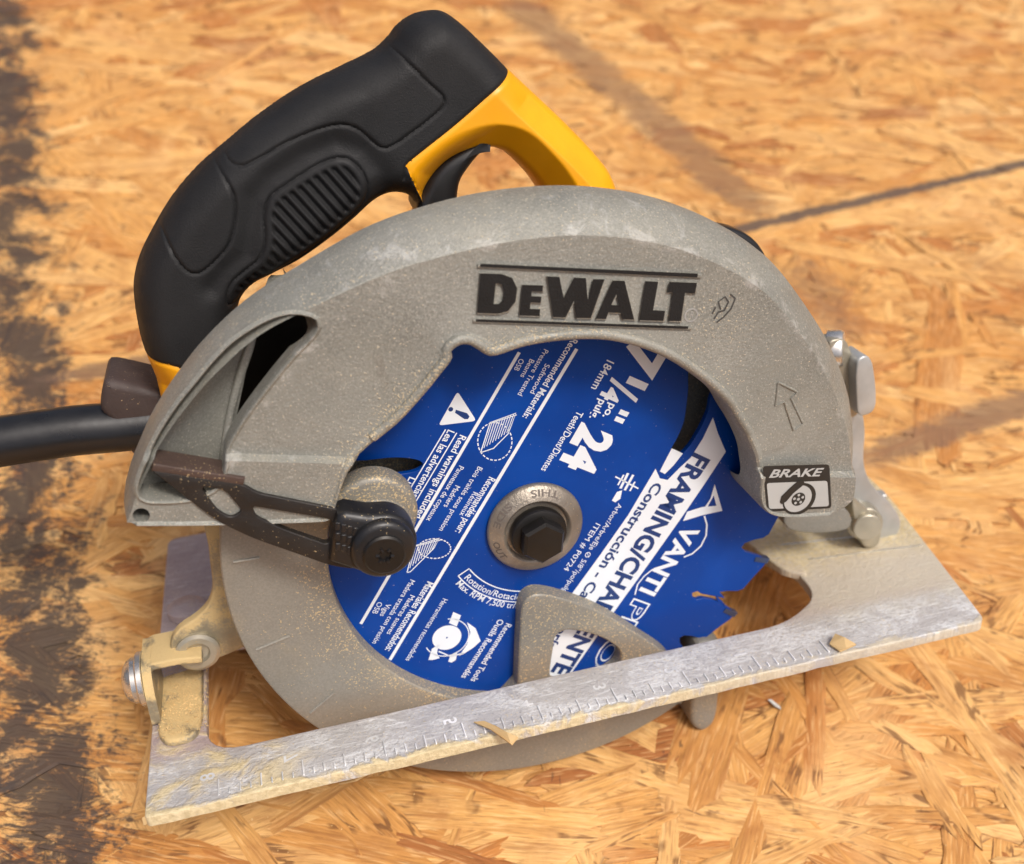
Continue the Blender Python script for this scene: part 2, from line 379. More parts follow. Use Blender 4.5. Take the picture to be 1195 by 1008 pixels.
def normals2(p):                                  # inward normals of a ccw loop
    n = len(p); out = []
    for i in range(n):
        a, b, c = np.array(p[i - 1][:2]), np.array(p[i][:2]), np.array(p[(i + 1) % n][:2])
        e1 = b - a; e2 = c - b
        e1 = e1 / (np.linalg.norm(e1) + 1e-9); e2 = e2 / (np.linalg.norm(e2) + 1e-9)
        n1 = np.array((-e1[1], e1[0])); n2 = np.array((-e2[1], e2[0])); s = n1 + n2
        L = np.linalg.norm(s); s = s / L if L > 1e-6 else n1
        out.append(s / max(.55, s.dot(n1)))
    return out
def ident(x, y, z): return (x, y, z)
def shoemap(x, y, z): return tuple(shoe(x, y, z))

def plate(mb, poly, zf, zb, bev=1.0, holes=(), fn=ident, steps=3, backcap=True):
    """prism between zb and zf with a rounded front edge and optional holes; fn maps (x, y, z) into the saw frame"""
    def loops(p, inward):
        p = [tuple(q[:2]) for q in p]
        if area2(p) < 0: p = p[::-1]
        nn = normals2(p); sg = 1 if inward else -1
        L = [[(q[0], q[1], zb) for q in p]]
        if bev > 0:
            for i in range(steps + 1):
                a = i / steps * PI / 2
                L.append([(q[0] + sg * k[0] * bev * (1 - math.cos(a)), q[1] + sg * k[1] * bev * (1 - math.cos(a)), zf - bev * (1 - math.sin(a))) for q, k in zip(p, nn)])
        else: L.append([(q[0], q[1], zf) for q in p])
        return L
    allL = [loops(poly, True)] + [loops(h, False) for h in holes]
    base = len(mb.v); vs = []; fs = []; fronts = []; backs = []
    for L in allL:
        n = len(L[0]); st = len(vs)
        for lp in L: vs += [fn(*q) for q in lp]
        for k in range(len(L) - 1):
            for i in range(n):
                j = (i + 1) % n; fs.append((st + k * n + i, st + k * n + j, st + (k + 1) * n + j, st + (k + 1) * n + i))
        fronts.append([(st + (len(L) - 1) * n + i, L[-1][i]) for i in range(n)])
        backs.append([(st + i, L[0][i]) for i in range(n)])
    for grp in ([fronts, backs] if backcap else [fronts]):
        flat = [i for lp in grp for i, _ in lp]
        for t in tessellate_polygon([[Vector((q[0], q[1], 0)) for _, q in lp] for lp in grp]):
            fs.append(tuple(flat[i] for i in t))
    mb.add(vs, fs)
def zpoly(px, z, step=1.5, smooth=True):
    p = [Z(x, y, z) for x, y in px]
    return catmull(p, step) if smooth else p
def circle(c, r, n=48, a0=0, a1=2 * PI): return [(c[0] + r * math.cos(a0 + (a1 - a0) * i / n), c[1] + r * math.sin(a0 + (a1 - a0) * i / n)) for i in range(n)]
def arc(c, r, a0, a1, n): return [(c[0] + r * math.cos(a0 + (a1 - a0) * i / n), c[1] + r * math.sin(a0 + (a1 - a0) * i / n)) for i in range(n + 1)]
def lathe(mb, prof, o=(0, 0, 0), ax=(0, 0, 1), n=48):
    ax = Vector(ax).normalized(); t = Vector((0, 1, 0)) if abs(ax.y) < .9 else Vector((1, 0, 0))
    a = ax.cross(t).normalized(); b = ax.cross(a); o = Vector(o); vs = []; fs = []
    for r, h in prof:
        for i in range(n):
            q = 2 * PI * i / n; vs.append(o + ax * h + a * (r * math.cos(q)) + b * (r * math.sin(q)))
    for k in range(len(prof) - 1):
        for i in range(n):
            j = (i + 1) % n; fs.append((k * n + i, k * n + j, (k + 1) * n + j, (k + 1) * n + i))
    if prof[0][0] > 0: fs.append(tuple(range(n)))
    if prof[-1][0] > 0: fs.append(tuple((len(prof) - 1) * n + i for i in range(n)))
    mb.add(vs, fs)
def tube(mb, pts, rad, n=10, caps=True):
    pts = [Vector(p) for p in pts]; vs = []; fs = []
    up = Vector((.13, .21, .97))
    for i, p in enumerate(pts):
        t = (pts[min(i + 1, len(pts) - 1)] - pts[max(i - 1, 0)]).normalized()
        a = t.cross(up).normalized(); b = t.cross(a); r = rad[i] if isinstance(rad, (list, tuple)) else rad
        for k in range(n):
            q = 2 * PI * k / n; vs.append(p + a * (r * math.cos(q)) + b * (r * math.sin(q)))
    for i in range(len(pts) - 1):
        for k in range(n):
            j = (k + 1) % n; fs.append((i * n + k, i * n + j, (i + 1) * n + j, (i + 1) * n + k))
    if caps: fs += [tuple(range(n)), tuple((len(pts) - 1) * n + k for k in range(n))]
    mb.add(vs, fs)
def stroke(mb, pts, w, z, h=.12, closed=False):   # flat printed line of width w in the plane z
    pts = [np.array(p[:2], float) for p in pts]; n = len(pts)
    L, R = [], []
    for i in range(n):
        a = pts[i - 1] if (i > 0 or closed) else pts[i]; c = pts[(i + 1) % n] if (i < n - 1 or closed) else pts[i]
        t = c - a; t = t / (np.linalg.norm(t) + 1e-9); nn = np.array((-t[1], t[0])) * w / 2
        L.append(pts[i] + nn); R.append(pts[i] - nn)
    vs = [(*q, z) for q in L] + [(*q, z) for q in R]
    rng_ = range(n) if closed else range(n - 1)
    mb.add(vs, [(i, (i + 1) % n, n + (i + 1) % n, n + i) for i in rng_])
def flat(mb, poly, z, holes=()):
    loops = [[(q[0], q[1]) for q in poly]] + [[(q[0], q[1]) for q in h] for h in holes]
    vs = [(x, y, z) for lp in loops for x, y in lp]
    mb.add(vs, tessellate_polygon([[Vector((x, y, 0)) for x, y in lp] for lp in loops]))
def box(mb, x0, x1, y0, y1, z0, z1, fn=ident, bev=.6):
    r = min(bev * 1.6, abs(x1 - x0) * .4, abs(y1 - y0) * .4)
    p = []
    for cx, cy, a in ((x1 - r, y1 - r, 0), (x0 + r, y1 - r, PI / 2), (x0 + r, y0 + r, PI), (x1 - r, y0 + r, 1.5 * PI)):
        p += arc((cx, cy), r, a, a + PI / 2, 3)
    plate(mb, p, z1, z0, bev, fn=fn)

# text ----------------------------------------------------------------
CAPH = None
def text_mesh(s, bold=0.0, shear=0.0, spacing=1.0):
    cu = bpy.data.curves.new('lettering', 'FONT'); cu.body = s; cu.size = 1; cu.offset = bold; cu.shear = shear
    cu.fill_mode = 'FRONT'; cu.space_character = spacing; cu.resolution_u = 3
    ob = bpy.data.objects.new('lettering', cu)
    me = bpy.data.meshes.new_from_object(ob)
    v = [(q.co.x, q.co.y) for q in me.vertices]; f = [tuple(p.vertices) for p in me.polygons]
    bpy.data.objects.remove(ob); bpy.data.curves.remove(cu); bpy.data.meshes.remove(me)
    return v, f
hv, _ = text_mesh('H'); CAPH = max(y for x, y in hv)
def put_text(mb, s, a, b, cap, z, bold=0.0, shear=0.0, frac=1.0, conv=None):
    """text with its baseline from pixel a to pixel b on the plane z; cap = capital height in mm"""
    v, f = text_mesh(s, bold, shear)
    if not v: return
    x0 = min(q[0] for q in v); x1 = max(q[0] for q in v)
    A = np.array(Z(*a, z)) if conv is None else np.array(conv(*a)); B = np.array(Z(*b, z)) if conv is None else np.array(conv(*b))
    d = B - A; L = np.linalg.norm(d); d = d / L; u = np.array((-d[1], d[0]))
    k = L / (x1 - x0); c = cap / CAPH
    mb.add([(*(A + d * ((x - x0) * k) + u * (y * c)), z) for x, y in v], f)
def arc_text(mb, s, r, a0, a1, cap, z, bold=0.0):
    """text bent along a circle round the arbor, read left to right underneath it, tops towards the arbor"""
    v, f = text_mesh(s, bold); x0 = min(q[0] for q in v); x1 = max(q[0] for q in v); c = cap / CAPH
    out = []
    for x, y in v:
        a = a0 + (a1 - a0) * (x - x0) / (x1 - x0); rr = r - y * c
        out.append((rr * math.cos(a), rr * math.sin(a), z))
    mb.add(out, f)

# ------------------------------------------------------------------ the board: OSB sheet of pressed strands
def tagk(o, **kw):
    for k, v in kw.items(): o[k] = v
    return o
def strand_shape(L, W, r):
    """ragged flake outline in the plane, ccw"""
    n = int(r.integers(5, 8)); e = r.uniform(.1, .5) * W; sk = r.normal(0, .5) * W; bow = r.normal(0, .06) * W
    f_ = lambda x: bow * (1 - (2 * x / L)**2)
    bot = [(x, -W / 2 * (1 + r.normal(0, .13)) + f_(x)) for x in [-L / 2 + L * (i + r.uniform(-.3, .3) * (0 < i < n)) / n for i in range(n + 1)]]
    top = [(x, W / 2 * (1 + r.normal(0, .13)) + f_(x)) for x in [-L / 2 + L * (i + r.uniform(-.3, .3) * (0 < i < n)) / n for i in range(n + 1)]]
    endr = [(L / 2 + sk * q * 2 + r.normal(0, e) + e * .5, W * q) for q in (-.36, -.2, -.05, .08, .22, .36)]
    endl = [(-L / 2 + sk * q * 2 + r.normal(0, e) - e * .5, W * q) for q in (.36, .2, .05, -.08, -.22, -.36)]
    return bot + endr + top[::-1] + endl
def ngon_mesh(shapes):
    """shapes: list of (outline, x, y, angle, z, tilt_x, tilt_y, tint); thin flakes with a real edge"""
    V, F, UVs, T, EDG = [], [], [], [], []
    for (o, x, y, a, z, tx, ty, tint) in shapes:
        b = len(V); ca, sa = math.cos(a), math.sin(a); n = len(o)
        for lev in (0, -1):
            for (px_, py_) in o:
                zz = z + tx * px_ + ty * py_ + lev * .0016
                V.append((x + ca * px_ - sa * py_, y + sa * px_ + ca * py_, zz)); T.append(tint)
                UVs.append((px_, py_))
        # inner ring so that the flake's rim can curl down a little and hold dirt
        cx_ = sum(q[0] for q in o) / n; ymax = max(abs(q[1]) for q in o) + 1e-6; xmax = max(abs(q[0]) for q in o)
        for (px_, py_) in o:
            rx = max(0.0, abs(px_) - min(.0022, ymax * .35)) * (1 if px_ > 0 else -1); ry = py_ * (1 - min(.0011, ymax * .3) / max(abs(py_), ymax * .25)) if abs(py_) > ymax * .25 else py_
            zz = z + tx * rx + ty * ry + .00022
            V.append((x + ca * rx - sa * ry, y + sa * rx + ca * ry, zz)); T.append(tint); UVs.append((rx, ry))
        EDG += [(1.0, 0.0)] * (2 * n) + [(0.0, 0.0)] * n
        F.append(tuple(range(b + 2 * n, b + 3 * n)))
        for i in range(n):
            j = (i + 1) % n; F.append((b + i, b + n + i, b + n + j, b + j)); F.append((b + 2 * n + i, b + i, b + j, b + 2 * n + j))
    return V, F, UVs, T, EDG
def strand_mesh(name, shapes):
    V, F, UVs, T, EDG = ngon_mesh(shapes)
    me = bpy.data.meshes.new(name); me.from_pydata(V, [], F)
    uv = me.uv_layers.new(name='grain')
    ue = me.uv_layers.new(name='rim')
    li = np.zeros(len(me.loops), dtype=np.int32); me.loops.foreach_get('vertex_index', li)
    uv.data.foreach_set('uv', np.array(UVs, dtype=np.float32)[li].ravel())
    ue.data.foreach_set('uv', np.array(EDG, dtype=np.float32)[li].ravel())
    at = me.attributes.new('tint', 'FLOAT', 'POINT'); at.data.foreach_set('value', np.array(T, dtype=np.float32))
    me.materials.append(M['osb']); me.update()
    return me
bme = bpy.data.meshes.new('osb_board')
bx0, bx1, by0, by1 = -1.6, 1.6, -1.1, 2.1
bme.from_pydata([(bx0, by0, -.0012), (bx1, by0, -.0012), (bx1, by1, -.0012), (bx0, by1, -.0012), (bx0, by0, -.018), (bx1, by0, -.018), (bx1, by1, -.018), (bx0, by1, -.018)], [],
    [(0, 1, 2, 3), (4, 7, 6, 5), (0, 4, 5, 1), (1, 5, 6, 2), (2, 6, 7, 3), (3, 7, 4, 0)])
uvl = bme.uv_layers.new(name='grain')
for l in bme.loops:
    c = bme.vertices[l.vertex_index].co; uvl.data[l.index].uv = (c.x, c.y)
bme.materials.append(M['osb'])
board = bpy.data.objects.new('osb_board', bme); COL.objects.link(board)
tagk(board, kind='structure', label='orange tan oriented strand board sheet under the saw, tar stained along its left')
def rand_angle(r): return r.normal(0.08, .42) if r.random() < .72 else r.uniform(0, PI)
shapes = []
n_far = 11000
for i in range(n_far):
    x = rng.uniform(-.95, .95); y = rng.uniform(-.45, 1.25)
    L = rng.uniform(.035, .125) if rng.random() < .6 else rng.uniform(.012, .05); W = rng.uniform(.004, .024) * (.35 + L / .125 * .75)
    shapes.append((strand_shape(L, W, rng), x, y, rand_angle(rng), -.0015 + .0012 * i / n_far, rng.normal(0, .0025), rng.normal(0, .009), rng.random()))
mass = bpy.data.objects.new('strand_layer', strand_mesh('strand_layer', shapes)); COL.objects.link(mass); mass.parent = board
mass['kind'] = 'stuff'
# the topmost strands, each a piece of its own
variants = []
for i in range(24):
    L = rng.uniform(.03, .12); W = rng.uniform(.004, .021) * (.45 + L / .12 * .6)
    variants.append(strand_mesh('wood_strand', [(strand_shape(L, W, rng), 0, 0, 0, 0, 0, 0, rng.random())]))
k = 0; tries = 0
while k < 280 and tries < 6000:
    tries += 1
    px_, py_ = rng.uniform(-30, 1225), rng.uniform(-20, 1040)
    x, y = G(px_, py_)
    if rng.random() > min(1, .25 + py_ / 800): continue
    o = bpy.data.objects.new('wood_strand', variants[rng.integers(len(variants))]); COL.objects.link(o); o.parent = board
    o.location = (x, y, -.00028 + .00026 * k / 280); o.rotation_euler = (rng.normal(0, .008), rng.normal(0, .0022), rand_angle(rng))
    k += 1

# ------------------------------------------------------------------ the saw
saw = bpy.data.objects.new('circular_saw', None); COL.objects.link(saw)
saw.matrix_world = ROT.to_4x4()
saw.empty_display_size = .05
tagk(saw, label='yellow and black handled circular saw with grey guard and blue blade', category='circular saw')

# --- upper guard
OUT = [(144, 611), (141, 603), (144, 588), (150, 565), (162, 530), (178, 490), (203, 445), (237, 398), (288, 350), (350, 310), (430, 265), (500, 240), (570, 224), (650, 217),
    (720, 222), (780, 236), (840, 262), (890, 296), (930, 345), (960, 395), (980, 450), (989, 500), (993, 548), (994, 575), (990, 588), (980, 597)]
OINS = [1.5, 1.8, 2.2, 2.4, 2.6, 3.0, 3.4, 4.0, 4.6, 6.2, 8.2, 9.2, 9.5, 9.5, 9.5, 9.5, 9.5, 9.5, 9.5, 9.5, 9.0, 7.5, 5, 3.5, 2.5, 2]
INN = [(966, 601), (915, 603), (899, 600), (889, 592), (885, 578), (883, 547), (878, 530), (868, 508), (855, 487), (844, 469), (808, 438), (764, 413), (710, 398), (657, 398), (612, 405), (580, 415.5), (574, 416), (566, 411), (554, 403.5), (548, 402), (538, 403), (528, 409),
    (524, 414), (525, 422), (514, 437), (500, 455), (469, 490), (440, 514), (420, 532), (408, 546), (398, 572), (389, 600)]
LEGL = [(385, 606), (378, 608), (330, 610), (240, 612.5), (160, 613)]
CHUTE = [(263, 524), (275, 500), (292, 475), (315, 445), (340, 415), (362, 392), (369, 381), (367, 374), (358, 370), (345, 368), (332, 369), (316, 374), (295, 385), (272, 401), (250, 423), (231, 446), (213, 468), (198, 489), (186, 509), (176, 529), (168, 550), (163, 568), (166, 578), (178, 582), (225, 579), (252, 566), (261, 545)]
ZF = 20.0
def zstep(x, y):                                   # the face drops by a step just above the lower legs
    ys = YS0 + (YS1 - YS0) * (x - XS0) / (XS1 - XS0)
    t = min(1, max(0, (ys - y) / .9)); return 2.6 * t * t * (3 - 2 * t)
(XS0, YS0), (XS1, YS1) = Z(268, 529, ZF), Z(985, 550, ZF)
pts = []
for i_, (q, ins) in enumerate(zip(OUT, OINS)):
    zp = {0: 21, 1: 20, 2: 19, 3: 17, 4: 13, 5: 9, 6: 5}.get(i_, {1: 21, 2: 20, 3: 17, 4: 12, 5: 6}.get(len(OUT) - i_, 3.0))
    pts.append((*Z(*q, zp), ins, 0, -16))
for q in INN: pts.append((*Z(*q, ZF + 2.2 * min(1, max(0, (q[1] - 530) / 40))), 3.4 - 2.0 * min(1, max(0, (q[1] - 535) / 40)), 1, 8 if q[1] < 585 else -10))
for q in LEGL: pts.append((*Z(*q, 22), 1.5, 1, -10))
dense = catmull(pts, 1.4)
if area2(dense) < 0: dense = dense[::-1]
hdense = catmull([(*Z(*q, ZF if q[1] < 535 else 22), 1.5, 1, 13 if i_ < 6 else -32 if i_ < 12 else 13, 5.0 if 6 <= i_ < 12 else 0.0) for i_, q in enumerate(CHUTE)], 1.2)
if area2(hdense) < 0: hdense = hdense[::-1]
OPROF = [(None, -16), (0, 2), (.03, 6), (.13, 10), (.36, 13.8), (.58, 16.3), (.965, 19.85), (1, 20)]
IPROF = [(0, None), (0, 17.8), (.06, 19.2), (.20, 20.3), (.42, 20.75), (.66, 20.6), (.86, 20.15), (1, 20)]
def guard_loops(dn, sg):
    nn = normals2(dn); loops = []
    for k in range(8):
        lp = []
        for q, n_ in zip(dn, nn):
            f = min(1, max(0, q[3])); io, zo = OPROF[k]; ii, zi = IPROF[k]
            if zi is None: zi = min(q[4], 14)
            ins = ((6.5 if io is None else io * q[2]) * (1 - f) + ii * f * q[2]) * sg
            if sg < 0 and k == 0: ins = q[5]
            x, y = q[0] + n_[0] * ins, q[1] + n_[1] * ins; z = zo * (1 - f) + zi * f
            if k >= 2: z += zstep(x, y) * (1 - f + f) * min(1, max(0, (z - 3) / 15))
            elif k == 1: z += zstep(x, y) * f
            lp.append((x, y, z))
        loops.append(lp)
    return loops
g = MB()
fronts = []
for lps in (guard_loops(dense, 1), guard_loops(hdense, -1)):
    n = len(lps[0]); fs = []
    for k in range(7):
        for i in range(n):
            j = (i + 1) % n; fs.append((k * n + i, k * n + j, (k + 1) * n + j, (k + 1) * n + i))
    g.add([q for lp in lps for q in lp], fs); fronts.append(lps[-1])
fo = [Vector(q[:2]) for q in fronts[0]]; fh = [Vector(q[:2]) for q in fronts[1]]
extra = []
for dy in (.05, -.3, -.6, -.95):
    for xx in np.arange(-140, 120, .9):
        yy = YS0 + (YS1 - YS0) * (xx - XS0) / (XS1 - XS0) + dy; extra.append((xx, yy))
extra = np.array(extra)
def _in(P, poly):
    x, y = P[:, 0], P[:, 1]; c_ = np.zeros(len(P), bool)
    for i in range(len(poly)):
        x0, y0 = poly[i - 1]; x1, y1 = poly[i]
        if y0 != y1: c_ ^= ((y0 > y) != (y1 > y)) & (x < (x1 - x0) * (y - y0) / (y1 - y0) + x0)
    return c_
def _dist(P, L):
    d = np.full(len(P), 1e9); L = np.array(L)
    for i in range(len(L)):
        a_, b_ = L[i - 1], L[i]; ab = b_ - a_; t = np.clip(((P - a_) @ ab) / (ab @ ab + 1e-12), 0, 1); d = np.minimum(d, np.hypot(*(P - a_ - t[:, None] * ab).T))
    return d
fo_ = [tuple(q) for q in fo]; fh_ = [tuple(q) for q in fh]
screw = circle(Z(165, 600, 22), 2.2, 20)
extra = extra[_in(extra, fo_) & ~_in(extra, fh_)]
extra = extra[(_dist(extra, fo_) > .35) & (_dist(extra, fh_) > .35)]
allv = fo + fh + [Vector(q) for q in screw] + [Vector(q) for q in extra]
ed = [(i, (i + 1) % len(fo)) for i in range(len(fo))] + [(len(fo) + i, len(fo) + (i + 1) % len(fh)) for i in range(len(fh))]
o2 = len(fo) + len(fh); ed += [(o2 + i, o2 + (i + 1) % 20) for i in range(20)]
cd = delaunay_2d_cdt(allv, ed, [], 0, 1e-6)
cv = np.array([(v.x, v.y) for v in cd[0]]); ff_ = [f for f in cd[2]]
ce = np.array([cv[list(f)].mean(0) for f in ff_]); okf = _in(ce, fo_) & ~_in(ce, fh_) & ~_in(ce, screw)
g.add([(x, y, ZF + zstep(x, y)) for x, y in cv], [tuple(f) for f, k_ in zip(ff_, okf) if k_])
g.add([(x, y, z) for z in (ZF + 2.6, 8) for x, y in screw], [(i, (i + 1) % 20, 20 + (i + 1) % 20, 20 + i) for i in range(20)])
upper = g.build('upper_guard', 'cast', saw, 19, weld=True)
lipp = [np.array(Z(*q, ZF)) for q in INN if q[1] < 528]
lipd = catmull([tuple(q * (1 + 1.9 / np.linalg.norm(q))) for q in lipp], 1.5, False)
c = MB(); tube(c, [(q[0], q[1], ZF + .15) for q in lipd], 1.5, 12); c.build('opening_lip', 'cast', upper, 60)
# discharge chute: pale wall, rib and throat, its near-black colour standing for the cavity's shade
c = MB()
le = catmull([(*Z(x, y, 16), 16.5) for x, y in [(302, 381), (272, 401), (250, 423), (231, 446), (213, 468), (198, 489), (186, 509), (176, 529), (168, 550), (163, 568), (164, 582)]], 2, False)
ri = [(*Z(296 - 40 * t, 392 + 188 * t, 4), 4.0) for t in np.linspace(0, 1, len(le))]
rows = []
for t in np.linspace(0, 1, 9):
    rows += [tuple((1 - t) * np.array(p) + t * np.array(q) + np.array((0, 0, -2.5 * math.sin(t * PI)))) for p, q in zip(le, ri)]
nl = len(le); c.add(rows, [(k_ * nl + i, k_ * nl + i + 1, (k_ + 1) * nl + i + 1, (k_ + 1) * nl + i) for k_ in range(8) for i in range(nl - 1)])
c.build('chute_wall', 'cast', upper, 60)
c = MB(); plate(c, zpoly([(292, 392), (299, 396), (282, 450), (268, 510), (262, 560), (254, 572), (258, 520), (272, 450)], 7, 2), 7.5, -16, .8); c.build('chute_rib', 'cast', upper)
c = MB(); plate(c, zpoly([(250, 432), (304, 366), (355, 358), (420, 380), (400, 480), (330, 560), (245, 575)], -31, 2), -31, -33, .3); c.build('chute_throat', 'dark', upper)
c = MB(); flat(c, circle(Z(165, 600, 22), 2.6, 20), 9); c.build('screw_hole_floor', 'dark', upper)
# back of the guard
c = MB(); plate(c, arc((0, 0), 101, math.radians(-3), math.radians(122), 60) + [(-66, 44), (-84, 14), (-88, -8), (-30, -20), (10, 6)], -15, -19, .3); c.build('back_plate', 'cast', upper)
# raised logo
def zz7(L): return [(480 + x / 2.845, 200 + y / 2.845) for x, y in L]
LOGO = [([(228, 338), (300, 340), (335, 353), (352, 388), (346, 432), (322, 463), (290, 472), (218, 470)], [(281, 371), (299, 375), (308, 398), (303, 428), (289, 440), (273, 440)]),
    ([(368, 376), (438, 378), (436, 399), (400, 398), (399, 414), (432, 415), (430, 436), (396, 435), (394, 456), (428, 457), (426, 480), (358, 478)], None),
    ([(450, 348), (492, 350), (506, 420), (540, 352), (580, 354), (586, 425), (604, 357), (642, 358), (596, 487), (546, 486), (540, 430), (512, 485), (470, 483)], None),
    ([(668, 362), (708, 363), (740, 492), (700, 491), (695, 470), (655, 468), (646, 490), (612, 489)], [(681, 408), (690, 444), (664, 443)]),
    ([(778, 364), (820, 366), (803, 460), (843, 463), (837, 496), (756, 494)], None),
    ([(858, 366), (949, 370), (942, 405), (909, 403), (895, 497), (854, 496), (868, 402), (850, 401)], None),
    ([(230, 306), (952, 339), (950, 352), (228, 317)], None), ([(215, 490), (920, 514), (918, 523), (214, 499)], None)]
for outl, hole in LOGO:
    ctr = np.array(zz7(outl)).mean(0)
    c = MB(); plate(c, [Z(x + (x - ctr[0]) * .03, y + (y - ctr[1]) * .02, ZF) for x, y in zz7(outl)], ZF + .75, ZF - .2, .25, holes=[[Z(x, y, ZF) for x, y in zz7(hole)]] if hole else [], steps=2)
    pl = c.build('logo_letter_base' if ctr[1] > 320 and ctr[1] < 375 else 'logo_bar', 'cast', upper)
    c = MB(); flat(c, [Z(x, y, ZF + .8) for x, y in zz7(outl)], ZF + .80, [[Z(x, y, ZF + .8) for x, y in zz7(hole)]] if hole else [])
    c.build('logo_letter' if ctr[1] > 320 and ctr[1] < 375 else 'logo_line', 'logo', upper)
c = MB(); cc = Z(806.5, 367.5, ZF); stroke(c, circle(cc, 1.9, 24), .45, ZF + .1, closed=True)
put_text(c, 'R', (804.8, 371), (808.8, 371.2), 2.0, ZF + .1, .01); c.build('registered_mark', 'greysteel', upper)
for L in ([(833, 372), (838, 364), (845, 362), (850, 352), (846, 346), (838, 352), (841, 361)], [(836, 376), (844, 370), (853, 360), (858, 348), (852, 343)], [(831, 366), (835, 358)]):
    c = MB(); stroke(c, [Z(x, y, ZF) for x, y in L], .55, ZF + .12); c.build('pen_mark', 'penink', upper, 0)
# embossed direction arrow
c = MB(); ar = [Z(x, y, ZF) for x, y in [(908, 446), (930, 457), (923, 464), (937, 494), (926, 502), (915, 469), (905, 473), (908, 446)]]
tube(c, [(x, y, ZF) for x, y in ar], .42, 8); c.build('direction_arrow', 'cast', upper)
# brake decal
ZD = ZF + 2.66
def dz(L): return [Z(860 + x / 8.536, 520 + y / 8.536, ZD) for x, y in L]
def rrect(q, r, n=5):                              # rounded quad
    q = [np.array(p) for p in q]; out = []
    for i in range(4):
        a, b, c_ = q[i - 1], q[i], q[(i + 1) % 4]
        u = (a - b) / np.linalg.norm(a - b); v = (c_ - b) / np.linalg.norm(c_ - b)
        for t in np.linspace(0, 1, n): out.append(tuple((1 - t)**2 * (b + u * r) + 2 * t * (1 - t) * b + t * t * (b + v * r)))
    return out
d = MB(); flat(d, rrect(dz([(255, 203), (922, 185), (942, 622), (300, 660)]), 1.4), ZD); decal = d.build('brake_decal', 'decal', upper)
d = MB(); flat(d, rrect(dz([(296, 372), (900, 348), (916, 602), (320, 630)]), 1.0), ZD + .05); d.build('decal_panel', 'decalgrey', decal)
d = MB(); put_text(d, 'BRAKE', (860 + 318 / 8.536, 520 + 318 / 8.536), (860 + 850 / 8.536, 520 + 300 / 8.536), 2.75, ZD + .05, .025, .25); d.build('decal_lettering', 'decalgrey', decal)
dc = dz([(620, 530)])[0]
d = MB(); flat(d, circle(dc, 5.9, 40), ZD + .10); d.build('decal_disc_edge', 'decal', decal)
d = MB(); flat(d, circle((dc[0] - .55, dc[1] + .1), 4.9, 40), ZD + .15); d.build('decal_disc', 'decalgrey', decal)
d = MB(); flat(d, circle((dc[0] - .4, dc[1]), 2.45, 30), ZD + .20); d.build('decal_hub', 'decal', decal)
d = MB()
for i in range(5): flat(d, circle((dc[0] - .4 + 1.55 * math.cos(i * 1.2566 + .5), dc[1] + 1.55 * math.sin(i * 1.2566 + .5)), .48, 12), ZD + .25)
flat(d, circle((dc[0] - .4, dc[1]), .55, 12), ZD + .25); d.build('decal_hub_dots', 'decalgrey', decal)
d = MB(); flat(d, dz([(425, 560), (440, 500), (520, 420), (600, 350), (660, 345), (672, 372), (640, 405), (560, 470), (490, 552), (445, 580)]), ZD + .22); d.build('decal_caliper', 'decal', decal)

# --- blade: 24 teeth, cooling slots
tip, root = 92.0, 83.5
outline = []
SLOTC = [Z(x, y, .9) for x, y in [(846, 698), (830, 695), (819, 693), (814, 690), (808, 692), (808, 697), (813, 700), (820, 698), (830, 700), (845, 704)]]
qs = Z(858, 701, .9); TS = (math.atan2(qs[1], qs[0]) + .212) % (2 * PI / 24)
I_SLOT = round((TS - .212 - math.atan2(qs[1], qs[0])) / (2 * PI / 24)) % 24
for i in range(24):
    a = -i * 2 * PI / 24 + TS                     # teeth lean clockwise
    for da, r in ((0, tip), (-.030, tip - .4), (-.085, tip - 2.2), (-.150, tip - 3.6), (-.168, tip - 5.4), (-.180, tip - 9.0), (-.200, tip - 12.0), (-.222, tip - 12.6), (-.240, tip - 10.5), (-.250, tip - 6.0)):
        outline.append(((r) * math.cos(a + da), r * math.sin(a + da)))
        if i == I_SLOT and da == -.200: outline += SLOTC
slotA = zpoly([(400, 541), (430, 537), (462, 534), (488, 537), (494, 543), (485, 550), (462, 554), (430, 558), (400, 563)], .9, 1.0)
slotB = zpoly([(806, 425), (834, 446), (829, 466), (826, 481), (812, 509), (798, 528), (788, 532), (783, 526), (790, 512), (798, 493), (803, 458)], .9, 1.0)
b = MB()
plate(b, outline, .9, -.9, .12, holes=[slotA, slotB], steps=1)
blade = b.build('blade', 'blade', saw, 25)
for i in range(24):
    a = -i * 2 * PI / 24 + TS; u = Vector((math.cos(a), math.sin(a), 0)); v = Vector((-u.y, u.x, 0))
    t = MB(); p = [u * 92.4 + v * .5, u * 86.5 + v * .4, u * 86.5 - v * 1.4, u * 92.2 - v * 1.6]
    plate(t, [(q.x, q.y) for q in p], 1.25, -1.25, .1, steps=1); t.build('carbide_tooth', 'carbide', blade, 0)
ZB = .93
def print_(name, mat, fn, z):
    q = MB(); fn(q, z); return q.build(name, mat, blade, 0)
BAND = [(832, 487), (838, 506), (847, 527), (822, 565), (796, 603), (757, 658), (718, 712), (665, 788), (640, 824), (585, 806), (600, 786), (665, 696), (700, 648), (733, 601), (765, 547), (770, 558), (779, 560), (794, 545), (806, 534), (820, 512)]
print_('title_band', 'white', lambda q, z: flat(q, [Z(x, y, z) for x, y in BAND], z), ZB)
print_('slot_patch', 'white', lambda q, z: flat(q, [Z(x, y, z) for x, y in [(784, 523), (797, 529), (786, 543), (776, 553), (770, 550), (775, 540)]], z), ZB + .03)
